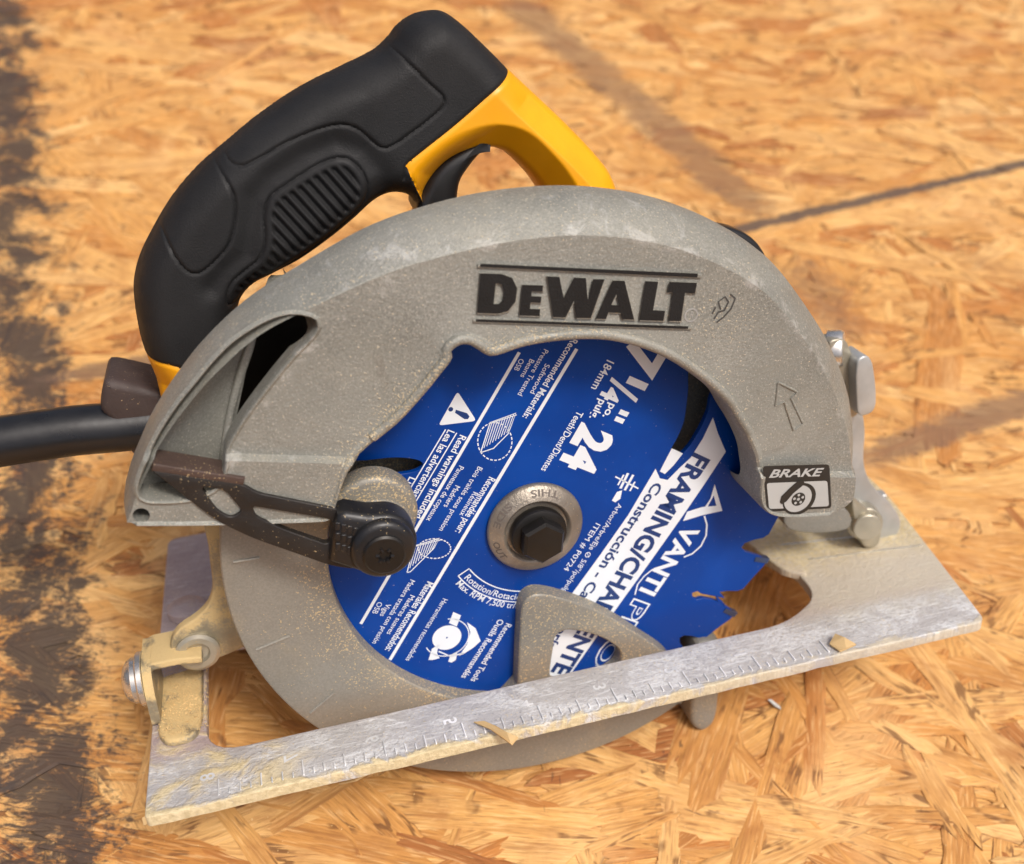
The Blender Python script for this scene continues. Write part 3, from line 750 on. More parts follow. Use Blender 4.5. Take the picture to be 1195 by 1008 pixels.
LET = [  # text, start, end, cap height mm, bold, shear
    ('184mm', (708.6, 419.5), (689.6, 452.4), 2.7, .012, 0), ('7', (741, 395), (722.6, 426.4), 12.2, .045, 0), ('1', (736.2, 439), (731.5, 447.2), 6.6, .045, 0), ('/', (715, 440), (706.5, 455), 11.6, .008, 0), ('4', (708, 449), (699.6, 463), 6.2, .04, 0),
    ('po.', (712, 470), (703, 485.7), 2.7, .02, 0), ('pulg.', (700, 465.4), (687.6, 487), 2.7, .02, 0),
    ('24', (681, 493), (653, 541), 12.0, .045, 0), ('Teeth/Dent/Dientes', (674, 479), (631, 548), 2.4, .008, 0),
    ('ITEM # P0724', (695.5, 610), (657.5, 664.5), 2.0, 0, 0), ('Arbor/Arbre/Eje Ø 5/8"/po/pulg.', (721.5, 587), (654.5, 691), 1.9, 0, 0),
    ('Recommended Materials:', (667.5, 394), (609.5, 486), 2.3, .012, 0), ('Softwood', (636.5, 424), (618.5, 458), 1.7, 0, 0), ('Pressure Treated', (635, 407), (604, 460), 1.7, 0, 0),
    ('Beams', (618.5, 418.5), (607, 439), 1.7, 0, 0), ('OSB', (606.5, 418), (599.5, 431), 1.7, 0, 0),
    ('Read warnings included', (537, 507), (484, 603), 2.3, .012, 0), ('Lea las advertencias y', (523, 501), (476, 586), 2.3, .012, 0), ('Lire les av', (478, 556), (453, 601), 2.3, .012, 0), ('accom', (463, 557), (448, 585), 2.3, .012, 0),
    ('Recommandée pour:', (571, 556), (531, 620), 2.5, .012, 0), ('Résineux', (552.5, 573.5), (536, 600.5), 1.8, 0, 0), ('Bois traités sous pression', (558, 544), (512, 618), 1.8, 0, 0), ('Madriers', (531.5, 566), (517.5, 590.5), 1.8, 0, 0), ('Panneaux de copeaux', (536, 543), (497, 606.5), 1.8, 0, 0),
    ('Materiales Recomendados:', (499, 678), (449, 758), 2.5, .012, 0), ('Maderas suaves', (479, 694), (451, 739), 1.8, 0, 0), ('Madera tratada con presión', (479, 676), (434, 750), 1.8, 0, 0), ('Vigas', (451, 704), (443, 718), 1.8, 0, 0), ('OSB', (441, 702), (434, 715), 1.8, 0, 0),
    ('Herramientas recomendadas', (517, 698), (473, 770), 1.9, 0, 0), ('Recommended Tools', (591, 727), (549, 794), 2.3, .012, 0), ('Outils Recommandés', (582, 722), (538, 790), 2.3, .012, 0),
    ('™', (696, 768), (692, 776), 2.0, 0, 0)]
for s, a, bb, cap, bold, sh in LET:
    print_('lettering', 'white', lambda q, z: put_text(q, s, a, bb, cap, z, bold, sh), ZB)
print_('lettering', 'navy', lambda q, z: put_text(q, 'FRAMING/CHARPENTE', (811, 528), (643, 784), 6.6, z, .035), ZB + .05)
print_('lettering', 'navy', lambda q, z: put_text(q, 'Construcción - Carpintería', (764, 562), (636, 756), 3.7, z, .025), ZB + .05)
# inch marks
print_('inch_mark', 'white', lambda q, z: [stroke(q, [Z(723, 480, z), Z(733, 484, z)], 1.7, z), stroke(q, [Z(718, 488, z), Z(728, 492, z)], 1.7, z)], ZB)
# ruled lines
for a, bb, w in (((606, 411), (421, 728), 1.05), ((673, 407), (455, 770), 1.15), ((520, 501), (462, 598), .38), ((533, 505), (474, 604), .38)):
    print_('ruled_line', 'white', lambda q, z: stroke(q, [Z(*a, z), Z(*bb, z)], w, z), ZB)
# maker's name with its big outlined first letter
print_('maker_name', 'white', lambda q, z: flat(q, [Z(x, y, z) for x, y in [(834, 565), (843, 596), (820, 601), (797, 608), (802, 597), (818, 592), (823, 591), (829, 582)]], z, [[Z(x, y, z) for x, y in [(833, 578), (836, 590), (826, 591)]]]), ZB)
print_('maker_name', 'white', lambda q, z: put_text(q, 'VANTI', (800, 611), (746, 689), 6.6, z, .03), ZB)
print_('name_swoosh', 'white', lambda q, z: stroke(q, [Z(x, y, z) for x, y in [(822, 602), (825, 612), (824, 625), (818, 637), (808, 646), (798, 650)]], .6, z), ZB)
print_('name_swoosh', 'white', lambda q, z: stroke(q, [Z(x, y, z) for x, y in [(762, 664), (752, 672), (744, 682), (741, 694)]], .5, z), ZB)
print_('maker_name', 'white', lambda q, z: put_text(q, 'PRO', (741, 698), (690, 775), 6.6, z, .05), ZB)
print_('maker_name', 'blade', lambda q, z: put_text(q, 'PRO', (740.5, 700), (691.5, 774), 6.1, z, .012), ZB + .05)
# warning triangle
def tri(q, z):
    P = [np.array(Z(x, y, z)) for x, y in ((534, 456.5), (556, 491), (511.5, 496.5))]; out = []
    for i in range(3):
        a, b_, c_ = P[i - 1], P[i], P[(i + 1) % 3]; u = (a - b_) / np.linalg.norm(a - b_); v = (c_ - b_) / np.linalg.norm(c_ - b_)
        for t in np.linspace(0, 1, 5): out.append(tuple((1 - t)**2 * (b_ + u * 1.3) + 2 * t * (1 - t) * b_ + t * t * (b_ + v * 1.3)))
    flat(q, out, z)
print_('warning_triangle', 'white', tri, ZB)
print_('warning_mark', 'navy', lambda q, z: [flat(q, circle(Z(526, 477.5, z), .75, 14), z), flat(q, [Z(x, y, z) for x, y in [(532, 478), (545, 482), (548, 486), (546, 489), (542, 489), (531, 481.5)]], z)], ZB + .05)
# small pictures of boards with a blade circle
def pict(q, z, pts, cc, rx, ry):
    P = lambda L: [Z(x, y, z) for x, y in L]
    a, b_, c_, d_, e_ = pts
    stroke(q, P([a, b_, c_, d_, e_, a]), .35, z)
    for t in np.linspace(.08, .92, 9):
        s1 = tuple(np.array(b_) * (1 - t) + np.array(c_) * t); s2 = tuple(np.array(a) * (1 - t) + np.array(d_) * t)
        stroke(q, P([s1, tuple(np.array(s1) * .1 + np.array(s2) * .9)]), .25, z)
    stroke(q, P([(b_[0] + 1.6, b_[1] + .4), (c_[0] + 1, c_[1] + 2)]), .3, z)
    for i in range(26):
        t0 = i / 26 * 2 * PI; t1 = t0 + .16
        stroke(q, P([(cc[0] + rx * math.cos(t0), cc[1] + ry * math.sin(t0)), (cc[0] + rx * math.cos(t1), cc[1] + ry * math.sin(t1))]), .38, z)
print_('board_picture', 'white', lambda q, z: pict(q, z, [(561, 528), (572, 493), (602, 482), (593, 506), (576, 523)], (577.5, 515), 20, 22), ZB)
print_('board_picture', 'white', lambda q, z: pict(q, z, [(475, 668), (483, 637), (513, 628), (506, 640), (479, 667)], (507, 640), 19, 11.5), ZB)
# rotation arrow and its text, concentric with the arbor
def pang(px, py):
    x, y = Z(px, py, ZB); return math.hypot(x, y), math.atan2(y, x)
r0, a0 = pang(541, 675); r1, a1 = pang(613, 699)
rr = (r0 + r1) / 2
print_('lettering', 'white', lambda q, z: arc_text(q, 'Rotation/Rotación', rr, a0, a1, 2.35, z, .006), ZB)
r0b, a0b = pang(532, 681); r1b, a1b = pang(616, 709)
print_('lettering', 'white', lambda q, z: arc_text(q, 'Max. RPM 7,500 tr/min', (r0b + r1b) / 2 + .1, a0b, a1b, 2.3, z, .006), ZB)
def rot_arrow(q, z):
    s0, s1 = a0 - .07, a1 + .06
    outer = [((rr + .9) * math.cos(s0 + (s1 - s0) * i / 30), (rr + .9) * math.sin(s0 + (s1 - s0) * i / 30)) for i in range(31)]
    inner = [((rr - 3.4) * math.cos(s0 + (s1 - s0) * i / 30), (rr - 3.4) * math.sin(s0 + (s1 - s0) * i / 30)) for i in range(31)]
    tipa = s1 + .12
    head = [((rr - 5.2) * math.cos(s1), (rr - 5.2) * math.sin(s1)), ((rr - 1.2) * math.cos(tipa), (rr - 1.2) * math.sin(tipa))]
    stroke(q, outer + head[::-1] + inner[::-1] + [outer[0]], .42, z)
print_('rotation_arrow', 'white', rot_arrow, ZB)
# picture of a saw
def sawpic(q, z):
    P = lambda L: [Z(x, y, z) for x, y in L]
    c0 = Z(521.5, 744, z)
    flat(q, circle(c0, 5.0, 36), z, [circle(c0, .35, 8)])
    stroke(q, arc(c0, 7.6, math.radians(-150), math.radians(95), 40), .35, z)
    flat(q, P([(524, 727), (529, 714), (538, 718), (533, 731)]), z)
    flat(q, P([(545, 726), (555, 733), (561, 748), (552, 756), (541, 763), (536, 765), (545, 752), (549, 738)]), z)
    flat(q, P([(500, 770), (504, 757), (512, 752), (510, 762), (513, 768), (505, 770)]), z)
    flat(q, P([(523, 772), (526, 764), (534, 760), (532, 770), (527, 773)]), z)
    stroke(q, P([(512, 760), (526, 766), (541, 762)]), .5, z)
print_('saw_picture', 'white', sawpic, ZB)
# arbor picture
def arbpic(q, z):
    P = lambda L: [Z(x, y, z) for x, y in L]
    stroke(q, P([(718, 556), (745, 570)]), .5, z)
    for (x0, y0, x1, y1, w) in ((724, 570, 733, 552, .9), (729, 572, 739, 554, .9), (721, 566, 728, 554, .6), (735, 573, 741, 562, .6)): stroke(q, P([(x0, y0), (x1, y1)]), w, z)
    flat(q, P([(720, 574), (726, 572), (724, 582), (718, 586), (714, 584)]), z)
print_('arbor_picture', 'white', arbpic, ZB)

# --- arbor flange and bolt
f = MB(); lathe(f, [(15.9, .95), (16.2, 1.8), (16.1, 2.6), (15.5, 3.3), (12.6, 5.0), (11.5, 5.4), (11.0, 5.2), (10.2, 4.0), (8.0, 3.8)], n=64)
fl = f.build('arbor_flange', 'flange', saw, 40)
f = MB()
def stamped(q, s, a0_, a1_, r):                    # tops towards the arbor
    v, ff = text_mesh(s, .02); x0 = min(p[0] for p in v); x1 = max(p[0] for p in v); c_ = 1.9 / CAPH
    q.add([((r + 2.0 - y * c_) * math.cos(a0_ + (a1_ - a0_) * (x - x0) / (x1 - x0)), (r + 2.0 - y * c_) * math.sin(a0_ + (a1_ - a0_) * (x - x0) / (x1 - x0)), 3.78 + max(0, (y * c_)) * .586) for x, y in v], ff)
stamped(f, 'THIS', math.radians(68), math.radians(108), 12.9); stamped(f, 'SIDE', math.radians(138), math.radians(176), 12.9); stamped(f, 'OUT', math.radians(198), math.radians(228), 12.9)
f.build('stamped_lettering', 'stamp', fl, 0)
f = MB(); lathe(f, [(9.2, 4.6), (9.4, 6.4), (9.0, 7.6), (8.0, 8.0), (5, 8.0)], n=48)
bolt = f.build('arbor_bolt', 'oxide', saw, 40)
f = MB(); hx = lambda r, z: [(r * math.cos(i * PI / 3 + .62), r * math.sin(i * PI / 3 + .62), z) for i in range(6)]
f.add(hx(7.5, 7) + hx(7.5, 12.2) + hx(6.6, 13.1), [(k_ * 6 + i, k_ * 6 + (i + 1) % 6, k_ * 6 + 6 + (i + 1) % 6, k_ * 6 + 6 + i) for k_ in range(2) for i in range(6)] + [tuple(range(12, 18))])
f.build('hex_head', 'oxide', bolt, 0)

# --- lower guard
R_O, R_I = 99.0, 67.3
e_ = [Z(x, y, 7) for x, y in [(797, 822), (786, 772), (752, 745), (702, 715), (655, 698), (625, 694), (611, 704), (607, 735), (604, 800)]]
aend = math.atan2(e_[0][1], e_[0][0])
a_in = math.radians(-122)
poly = arc((0, 0), R_O, math.radians(168), 2 * PI + aend, 90) + [(q[0], q[1]) for q in catmull(e_, 1.5, False)] + arc((0, 0), R_I, 2 * PI + math.radians(-92), math.radians(168), 60)
win = catmull([Z(x, y, 7) for x, y in [(647, 800), (647, 750), (652, 740), (664, 736), (695, 742), (719, 755), (725, 766), (720, 780), (700, 792)]], 1.2)
g = MB(); plate(g, poly, 7, -14, 1.1, holes=[win]); lower = g.build('lower_guard', 'lower', saw, 28)
for (x0, y0, x1, y1) in ((272, 656, 303, 651), (299, 758, 338, 742), (362, 832, 390, 808)):
    t = MB(); tube(t, [(*Z(x0, y0, 7), 7), (*Z(x1, y1, 7), 7)], .55, 8); t.build('guard_rib', 'lower', lower)
t = MB(); lug = zpoly([(806, 742), (828, 738), (838, 748), (832, 800), (826, 832), (812, 842), (800, 832), (802, 790)], -2, 2); plate(t, lug, 4, -16, 2.0); t.build('guard_tip', 'lower', lower)
t = MB(); hub = Z(437, 605, 14); plate(t, circle(hub, 13.4, 48), 13.5, 6, 2.0); t.build('guard_hub', 'lower', lower)
t = MB(); hub2 = Z(440, 622, 17); plate(t, circle(hub2, 11.3, 48), 17.5, 10, 1.2); t.build('guard_hub_ring', 'lower', lower)

def rounded(q, rad):
    q = [np.array(p, float) for p in q]; out = []
    for i in range(len(q)):
        a, b_, c_ = q[i - 1], q[i], q[(i + 1) % len(q)]; r = rad[i] if isinstance(rad, (list, tuple)) else rad
        r = min(r, np.linalg.norm(a - b_) * .45, np.linalg.norm(c_ - b_) * .45)
        u = (a - b_) / np.linalg.norm(a - b_); v = (c_ - b_) / np.linalg.norm(c_ - b_)
        for t in np.linspace(0, 1, 7): out.append(tuple((1 - t)**2 * (b_ + u * r) + 2 * t * (1 - t) * b_ + t * t * (b_ + v * r)))
    return out
# --- retracting lever
ZL = 22.5
l = MB(); plate(l, rounded([Z(*q, ZL) for q in [(176, 546), (284, 563), (300, 573), (400, 593), (415, 600), (415, 662), (386, 658), (290, 624), (250, 604), (212, 574)]], [1, 2, 3, 2, 2, 2, 3, 8, 8, 8]), ZL + 1.2, ZL - 1.2, .35,
    holes=[rounded([Z(*q, ZL) for q in [(233, 565), (262, 569), (283, 594), (270, 602), (254, 594)]], 2.0), rounded([Z(*q, ZL) for q in [(294, 588), (388, 604), (384, 634), (330, 615), (298, 600)]], 2.2)])
lever = l.build('guard_lever', 'lever', saw)
tabp = [Z(177, 546, ZL), Z(284, 563, ZL)]
l = MB(); n0 = np.array(tabp[0]); n1 = np.array(tabp[1]); dd = (n1 - n0) / np.linalg.norm(n1 - n0); up2 = np.array((-dd[1], dd[0]))
p4 = [n0 - up2 * .2, n1 - up2 * .2, n1 + up2 * 2.0, n0 + up2 * 2.0]
plate(l, [tuple(q) for q in p4], ZL + 1.4, ZL - 7.5, .4); l.build('finger_tab', 'rustlever', lever)
kn = MB(); kc = Z(446, 636, 27)
kp = [Z(x, y, 27) for x, y in [(385, 655), (388, 625), (394, 601), (404, 597), (430, 601)]] + arc(kc, 10.2, math.radians(88), math.radians(-112), 26)
plate(kn, [(q[0], q[1]) for q in kp], 28, ZL - 3, 2.2); knob = kn.build('lever_knob', 'blackpl', lever, 40)
kn = MB(); kp2 = arc(kc, 9.6, math.radians(130), math.radians(-140), 30); plate(kn, circle(kc, 9.3, 40), 30.5, 26, 2.0); knr = kn.build('knob_boss', 'blackpl', lever, 40)
kn = MB(); sc = (kc[0] + .2, kc[1] - .9); lathe(kn, [(6.2, 29.8), (6.2, 30.9), (5.6, 31.4), (2.0, 31.4), (1.8, 30.6), (.01, 30.6)], (sc[0], sc[1], 0), n=36); scr = kn.build('lever_screw', 'oxide', lever, 30)
kn = MB()
for i in range(6):
    a = i * PI / 3; tube(kn, [(sc[0] + 1.6 * math.cos(a), sc[1] + 1.6 * math.sin(a), 31.3), (sc[0] + 2.6 * math.cos(a), sc[1] + 2.6 * math.sin(a), 31.3)], .5, 6)
kn.build('screw_recess', 'trigger', scr)
kn = MB()
for i in range(4):
    for j in range(3):
        x, y = Z(394 + i * 7, 614 + j * 12 + i * 2, 28); box(kn, x - .7, x + .7, y - 1.2, y + 1.2, 27.8, 28.25, bev=.2)
kn.build('knob_relief', 'blackpl', knob)

# --- shoe
s_out = rounded([(0, 36), (284.5, 36), (301, -47), (303, -72), (292, -122), (2, -122)], [2, 4, 8, 10, 14, 5])
s_slot = rounded([(18, 14.6), (219, 14.6), (237, 4), (238, -13), (232, -22), (229, -40), (18, -40)], [12, 14, 8, 6, 4, 3, 8])
def wobble(poly, amp):                            # a knocked, chewed edge
    out = []
    for i, q in enumerate(poly):
        a = np.array(q); c_ = np.array(poly[(i + 1) % len(poly)]); L = np.linalg.norm(c_ - a); k_ = max(1, int(L / 6)) if abs(a[1] - 36) < 6 and abs(c_[1] - 36) < 6 else 1
        for j in range(k_):
            p = a + (c_ - a) * j / k_
            if k_ > 1 and j: p = p + np.array((0, rng.normal(0, amp)))
            out.append(tuple(p))
    return out
s = MB(); plate(s, wobble(s_out, .13), 0, -3.8, .6, holes=[s_slot], fn=shoemap); shoe_o = s.build('shoe', 'shoe', saw, 40)
t = MB(); lip = [(q[0], q[1]) for q in rounded([(228, -42), (238, -42), (243, -20), (240, -8), (233, -14), (231, -24)], 2)]
plate(t, lip, .9, -2, .8, fn=shoemap); t.build('slot_lip', 'shoe', shoe_o)
# ruler along the near edge
for k in range(9):
    t = MB(); s0 = 21.5 + 25.4 * k
    if k < 9:
        sc_ = [(0, 6.6)] + ([(3.175 * j, (2.2, 3.4, 2.2, 5.0)[(j - 1) % 4]) for j in range(1, 8)] if k < 8 else [])
        for ds, ln in sc_:
            p = s0 + ds
            if p < 258: box(t, p - .24, p + .24, 33.8 - ln, 33.8, -.2, .5, fn=shoemap, bev=.15)
    t.build('ruler_tick', 'scuff', shoe_o)
    num = str(8 - k)
    if k < 8:
        v, ff = text_mesh(num, .02); cs = 4.2 / CAPH; t = MB()
        t.add([shoe(s0 - 1.2 - y * cs * 1.0, 23.6 + x * cs, .16) for x, y in v], ff); t.build('ruler_number', 'scuff', shoe_o, 0)
for (ss0, zz0, ss1, zz1) in ((239, -31, 283, -24), (246, -18, 292, -12)):
    t = MB(); tube(t, [shoe(ss0, zz0, .05), shoe(ss1, zz1, .05)], .3, 6); t.build('guide_line', 'steel', shoe_o)

# --- rear depth bracket with its pivot
bplate = zpoly([(243, 600), (244, 650), (248, 692), (243, 712), (228, 728), (208, 742), (199, 757), (201, 770), (212, 778), (230, 780), (258, 774), (296, 757), (345, 735), (345, 600)], -12, 2)
t = MB(); plate(t, bplate, -15, -18.5, .8); br = t.build('depth_bracket', 'bracket', saw)
t = MB(); rc = Z(231, 760, -14.5); lathe(t, [(7.2, -15.2), (7.2, -13.8), (6.0, -13.2), (4.0, -13.2), (3.4, -14.6), (.01, -14.8)], (rc[0], rc[1], 0), n=32); t.build('rivet', 'dullzinc', br, 24)
# foot of the bracket, bolted to the shoe
t = MB()
foot = rounded([(3, 3), (3, -26), (17, -28), (17, -2), (15, 8), (6, 8)], [3, 2, 2, 3, 6, 5])
plate(t, foot, 2.4, .1, 1.2, fn=shoemap); ft = t.build('bracket_foot', 'bracket', saw, 50)
def shx(x, y, z): return tuple(shoe(z, x, y))      # plates that face along the shoe
t = MB(); plate(t, rounded([(-25, 0.5), (-2, .5), (-4, 14), (-9, 20.8), (-25, 20.8)], [2, 3, 6, 5, 2]), 1.0, 4.0, .0, fn=shx); t.build('bracket_ear', 'bracket', ft, 50)
t = MB()
bend = [(1.0 + 4 * (1 - math.cos(a_)), 16.8 + 4 * math.sin(a_)) for a_ in np.linspace(0, PI / 2, 7)] + [(12, 20.8), (20, 19.5), (20, 16.8), (12, 18.0)] + [(3.6 + 1.4 * (1 - math.cos(a_)), 16.2 + 1.8 * math.sin(a_)) for a_ in np.linspace(PI / 2, 0, 5)]
plate(t, bend, -9, -25, .7, fn=lambda x, y, z: tuple(shoe(x, z, y))); t.build('bracket_bridge', 'bracket', ft, 50)
t = MB(); o_ = shoe(.9, -12, 13.5); lathe(t, [(9.0, 0), (9.0, 1.5), (8.4, 2.0), (7.6, 2.1), (7.6, 3.6), (7.2, 4.0), (6.6, 5.2), (4.8, 6.4), (2.6, 7.0), (.01, 7.1)], o_, -SU, n=40); t.build('pivot_bolt', 'steel', saw, 30)
t = MB(); o_ = shoe(11, -64, 0.4); lathe(t, [(7, 0), (7, 3), (5, 4.2), (.01, 4.6)], o_, SN, n=32); t.build('shoe_rivet', 'shoe', shoe_o, 40)

# --- front bevel bracket, arm, tab and pins
t = MB(); plate(t, zpoly([(916, 602), (985, 594), (994, 606), (990, 617), (955, 622), (920, 617)], -10, 2), -10, -26, .6); fb = t.build('front_bracket', 'lower', saw)
t = MB(); plate(t, zpoly([(990, 470), (1003, 470), (1010, 500), (1009, 540), (1018, 565), (1042, 590), (1052, 612), (1040, 634), (1014, 640), (996, 616), (988, 560)], -22, 2), -22, -26, 1.0); arm = t.build('bevel_arm', 'greysteel', saw)
t = MB(); plate(t, zpoly([(999, 420), (1010, 414), (1017, 424), (1021, 468), (1016, 480), (1003, 484), (999, 478)], -14, 1.5), -13, -23, .7); t.build('lock_tab', 'greysteel', arm, 50)
t = MB(); plate(t, zpoly([(968, 400), (985, 396), (994, 412), (1000, 440), (1001, 484), (985, 486), (975, 440)], -18, 2), -18, -24, .6); t.build('quadrant_plate', 'dullzinc', arm)
t = MB(); o_ = (*Z(973, 412, -20), -24); lathe(t, [(6.8, 0), (6.8, 4.5), (6.0, 5.5), (.01, 5.7)], o_, (.75, .28, .6), n=32); t.build('lock_bolt', 'steel', arm, 40)
t = MB(); o_ = (*Z(1014, 612, -16), -22); lathe(t, [(6.8, 0), (6.8, 5.6), (6.4, 6.0), (5.6, 6.0), (5.6, 8.6), (5.2, 9.0), (.01, 9.2)], o_, (-.25, 0, 1), n=36); t.build('pivot_pin', 'dullzinc', arm, 22)
t = MB(); plate(t, zpoly([(988, 574), (998, 582), (1010, 592), (1022, 610), (1018, 630), (1003, 632), (992, 604)], -20, 1.5), -16, -22, .8); t.build('pivot_ear', 'dullzinc', arm, 25)
t = MB(); plate(t, rounded([(252, -40), (286, -40), (290, -54), (250, -60)], 4), 4.5, .1, 1.0, fn=shoemap); t.build('front_bracket_foot', 'bracket', fb)
t = MB(); plate(t, rounded([(289, -46), (297, -44), (298, -49), (290, -51)], 1), 4, .1, .8, fn=shoemap); t.build('line_pointer', 'greysteel', fb)

# --- body: gear case and motor behind the guard
t = MB(); plate(t, zpoly([(700, 262), (780, 262), (845, 264), (868, 271), (884, 284), (894, 302), (900, 330), (915, 420), (900, 520), (700, 560), (560, 480)], -22, 3), -20, -27, 2.0); t.build('gear_case', 'trigger', saw)
t = MB(); lathe(t, [(44, -24), (46, -30), (46, -92), (42, -104), (30, -110), (.01, -111)], (-8, 14, 0), n=56); mot = t.build('motor_housing', 'yellow', saw, 40)
t = MB(); lathe(t, [(46.6, -62), (47, -64), (47, -80), (46.6, -82)], (-8, 14, 0), n=56); t.build('motor_band', 'rubber', mot, 40)

# --- handle: one body, split into rubber grip, grip panels and yellow frame
HZ, HH, HD = -42.0, 16.0, 10.5
def hz(L): return [Z(x, y, HZ) for x, y in L]
OUTH = [(196, 470), (180, 430), (166, 395), (158, 358), (156, 328), (163, 297), (180, 262), (200, 229), (228, 196), (262, 166), (305, 131), (352, 100), (400, 76), (436, 58), (452, 44), (464, 29), (480, 17), (497, 12), (515, 12.5),
    (536, 26), (562, 50), (589, 77), (622, 108), (660, 144), (692, 178), (708, 200), (716, 224), (722, 270), (650, 290),
    (640, 245), (622, 212), (600, 187), (584, 174), (566, 170), (546, 173), (524, 182), (510, 193), (499, 207), (492, 222), (496, 246), (500, 280), (480, 280), (484, 240), (478, 228), (466, 222), (450, 222), (434, 230), (412, 250), (384, 273), (350, 297), (318, 314), (296, 326), (282, 342), (277, 362), (272, 392), (262, 420), (255, 470)]
hp = catmull(hz(OUTH), 1.1)
if area2(hp) < 0: hp = hp[::-1]
hp = np.array([q[:2] for q in hp])
CUT1 = hz([(440, 206), (465, 180), (475, 171), (520, 135), (560, 100), (589, 77), (600, 66)])          # grip / frame border near the trigger
CUT1[0:1] = hz([(462, 196)])
CUT2 = hz([(150, 396), (172, 404), (200, 405), (230, 414), (275, 440)])                                  # lower border
GRIPB = hz([(150, 396), (172, 404), (200, 404), (222, 412), (280, 440), (300, 360), (420, 270), (480, 245), (490, 232), (475, 205), (463, 181), (520, 135), (560, 100), (592, 74), (560, 0), (440, 0), (140, 250)])
def inpoly(P, poly):
    x, y = P[:, 0], P[:, 1]; c_ = np.zeros(len(P), bool); poly = np.asarray(poly); n_ = len(poly)
    for i in range(n_):
        x0, y0 = poly[i - 1][:2]; x1, y1 = poly[i][:2]
        if y0 == y1: continue
        c_ ^= ((y0 > y) != (y1 > y)) & (x < (x1 - x0) * (y - y0) / (y1 - y0) + x0)
    return c_
def dist_line(P, L, closed=True):
    L = np.asarray([q[:2] for q in L]); d = np.full(len(P), 1e9); n_ = len(L)
    for i in range(n_ if closed else n_ - 1):
        a = L[i]; b_ = L[(i + 1) % n_]; ab = b_ - a; l2 = ab @ ab + 1e-12
        t = np.clip(((P - a) @ ab) / l2, 0, 1); d = np.minimum(d, np.hypot(*(P - a - t[:, None] * ab).T))
    return d
PAN1 = hz([(240, 150), (258, 166), (266, 178), (276, 182), (290, 178), (330, 155), (366, 140), (390, 135), (408, 139), (424, 152), (436, 161), (446, 160), (470, 144), (498, 122), (506, 112), (504, 103), (490, 90), (470, 70), (448, 48), (420, 20), (300, 80)])
PAN2 = hz([(236, 160), (252, 183), (263, 198), (272, 216), (273, 240), (266, 268), (248, 290), (232, 301), (220, 299), (206, 283), (197, 268), (190, 257), (165, 240), (190, 190)])
PAN3 = hz([(264, 326), (270, 312), (284, 299), (300, 285), (306, 265), (305, 235), (312, 216), (330, 202), (365, 180), (388, 172), (402, 175), (415, 188), (421, 205), (418, 224), (400, 245), (350, 285), (300, 318), (276, 338), (266, 340)])
CHAN = hz([(248, 318), (262, 300), (285, 280), (290, 250), (296, 218), (312, 196), (350, 170), (385, 155), (415, 165), (436, 190), (440, 225)])
pans = [[q[:2] for q in catmull(P, 1.5)] for P in (PAN1, PAN2, PAN3)]
sp_ = .52
xs = np.arange(hp[:, 0].min(), hp[:, 0].max(), sp_); ys = np.arange(hp[:, 1].min(), hp[:, 1].max(), sp_)
gx, gy = np.meshgrid(xs, ys); gx[::2] += sp_ / 2
gp = np.stack([gx.ravel(), gy.ravel()], 1)
gp = gp[inpoly(gp, hp)]
gd = dist_line(gp, hp); keep = gd > .35; gp = gp[keep]
cutA = catmull(CUT1, .7, False); cutB = catmull(CUT2, .7, False)
cuts = []
for cl in (cutA, cutB):
    ca = np.array([q[:2] for q in cl]); ins = inpoly(ca, hp) & (dist_line(ca, hp) > .5); cuts.append(ca[ins])
for ca in cuts: gp = gp[dist_line(gp, ca, False) > .3]
allp = np.vstack([hp] + cuts + [gp])
edges = [(i, (i + 1) % len(hp)) for i in range(len(hp))]; o_ = len(hp)
for ca in cuts:
    edges += [(o_ + i, o_ + i + 1) for i in range(len(ca) - 1)]; o_ += len(ca)
res = delaunay_2d_cdt([Vector(p) for p in allp], edges, [], 0, 1e-5)
hv_ = np.array([(v.x, v.y) for v in res[0]]); hf = np.array([f_ for f_ in res[2] if len(f_) == 3])
cent = hv_[hf].mean(1); ok = inpoly(cent, hp); hf = hf[ok]; cent = cent[ok]
dd_ = dist_line(hv_, hp)
grip_v = inpoly(hv_, GRIPB)
dcut = np.minimum(*[dist_line(hv_, ca, False) for ca in cuts])
HDV = np.where(grip_v, HD, HD - 4.0 * np.clip(dcut / 12, 0, 1))
t_ = np.clip(dd_ / HDV, 0, 1)
hgt = HH * np.sqrt(np.clip(1 - (1 - t_)**2.3, 0, 1))
cham = HH * .46 * np.sqrt(np.clip(1 - (1 - np.clip(dd_ / 2.2, 0, 1))**2, 0, 1)) + np.clip(dd_ - 1.0, 0, None) * 1.05
cham = np.minimum(cham, HH - .2); bl = np.where(grip_v, 0, np.clip((dcut - 1) / 8, 0, 1)); hgt = hgt * (1 - bl) + cham * bl
# channel round the ribbed panel, panel seams, ribs
dch = dist_line(hv_, CHAN, False); hgt -= 1.3 * np.exp(-(dch / 3.4)**2) * np.clip((dd_ - 1) / 4, 0, 1)
for P in pans:
    dp = dist_line(hv_, P); inn = inpoly(hv_, P); edge_ok = np.clip((dd_ - .2) / 1.2, 0, 1)
    hgt += np.where(inn, .12 * np.clip(dp / 1.2, 0, 1), 0) * edge_ok
    hgt -= .75 * np.exp(-(dp / .42)**2) * edge_ok
r0_, r1_ = np.array(Z(287, 318, HZ)), np.array(Z(408, 196, HZ)); ru = (r1_ - r0_) / np.linalg.norm(r1_ - r0_)
ru = ru / np.linalg.norm(ru)
ang = math.radians(-4); ru = np.array((ru[0] * math.cos(ang) - ru[1] * math.sin(ang), ru[0] * math.sin(ang) + ru[1] * math.cos(ang)))
sr = (hv_ - r0_) @ ru
pin = inpoly(hv_, pans[2]); dpin = dist_line(hv_, pans[2])
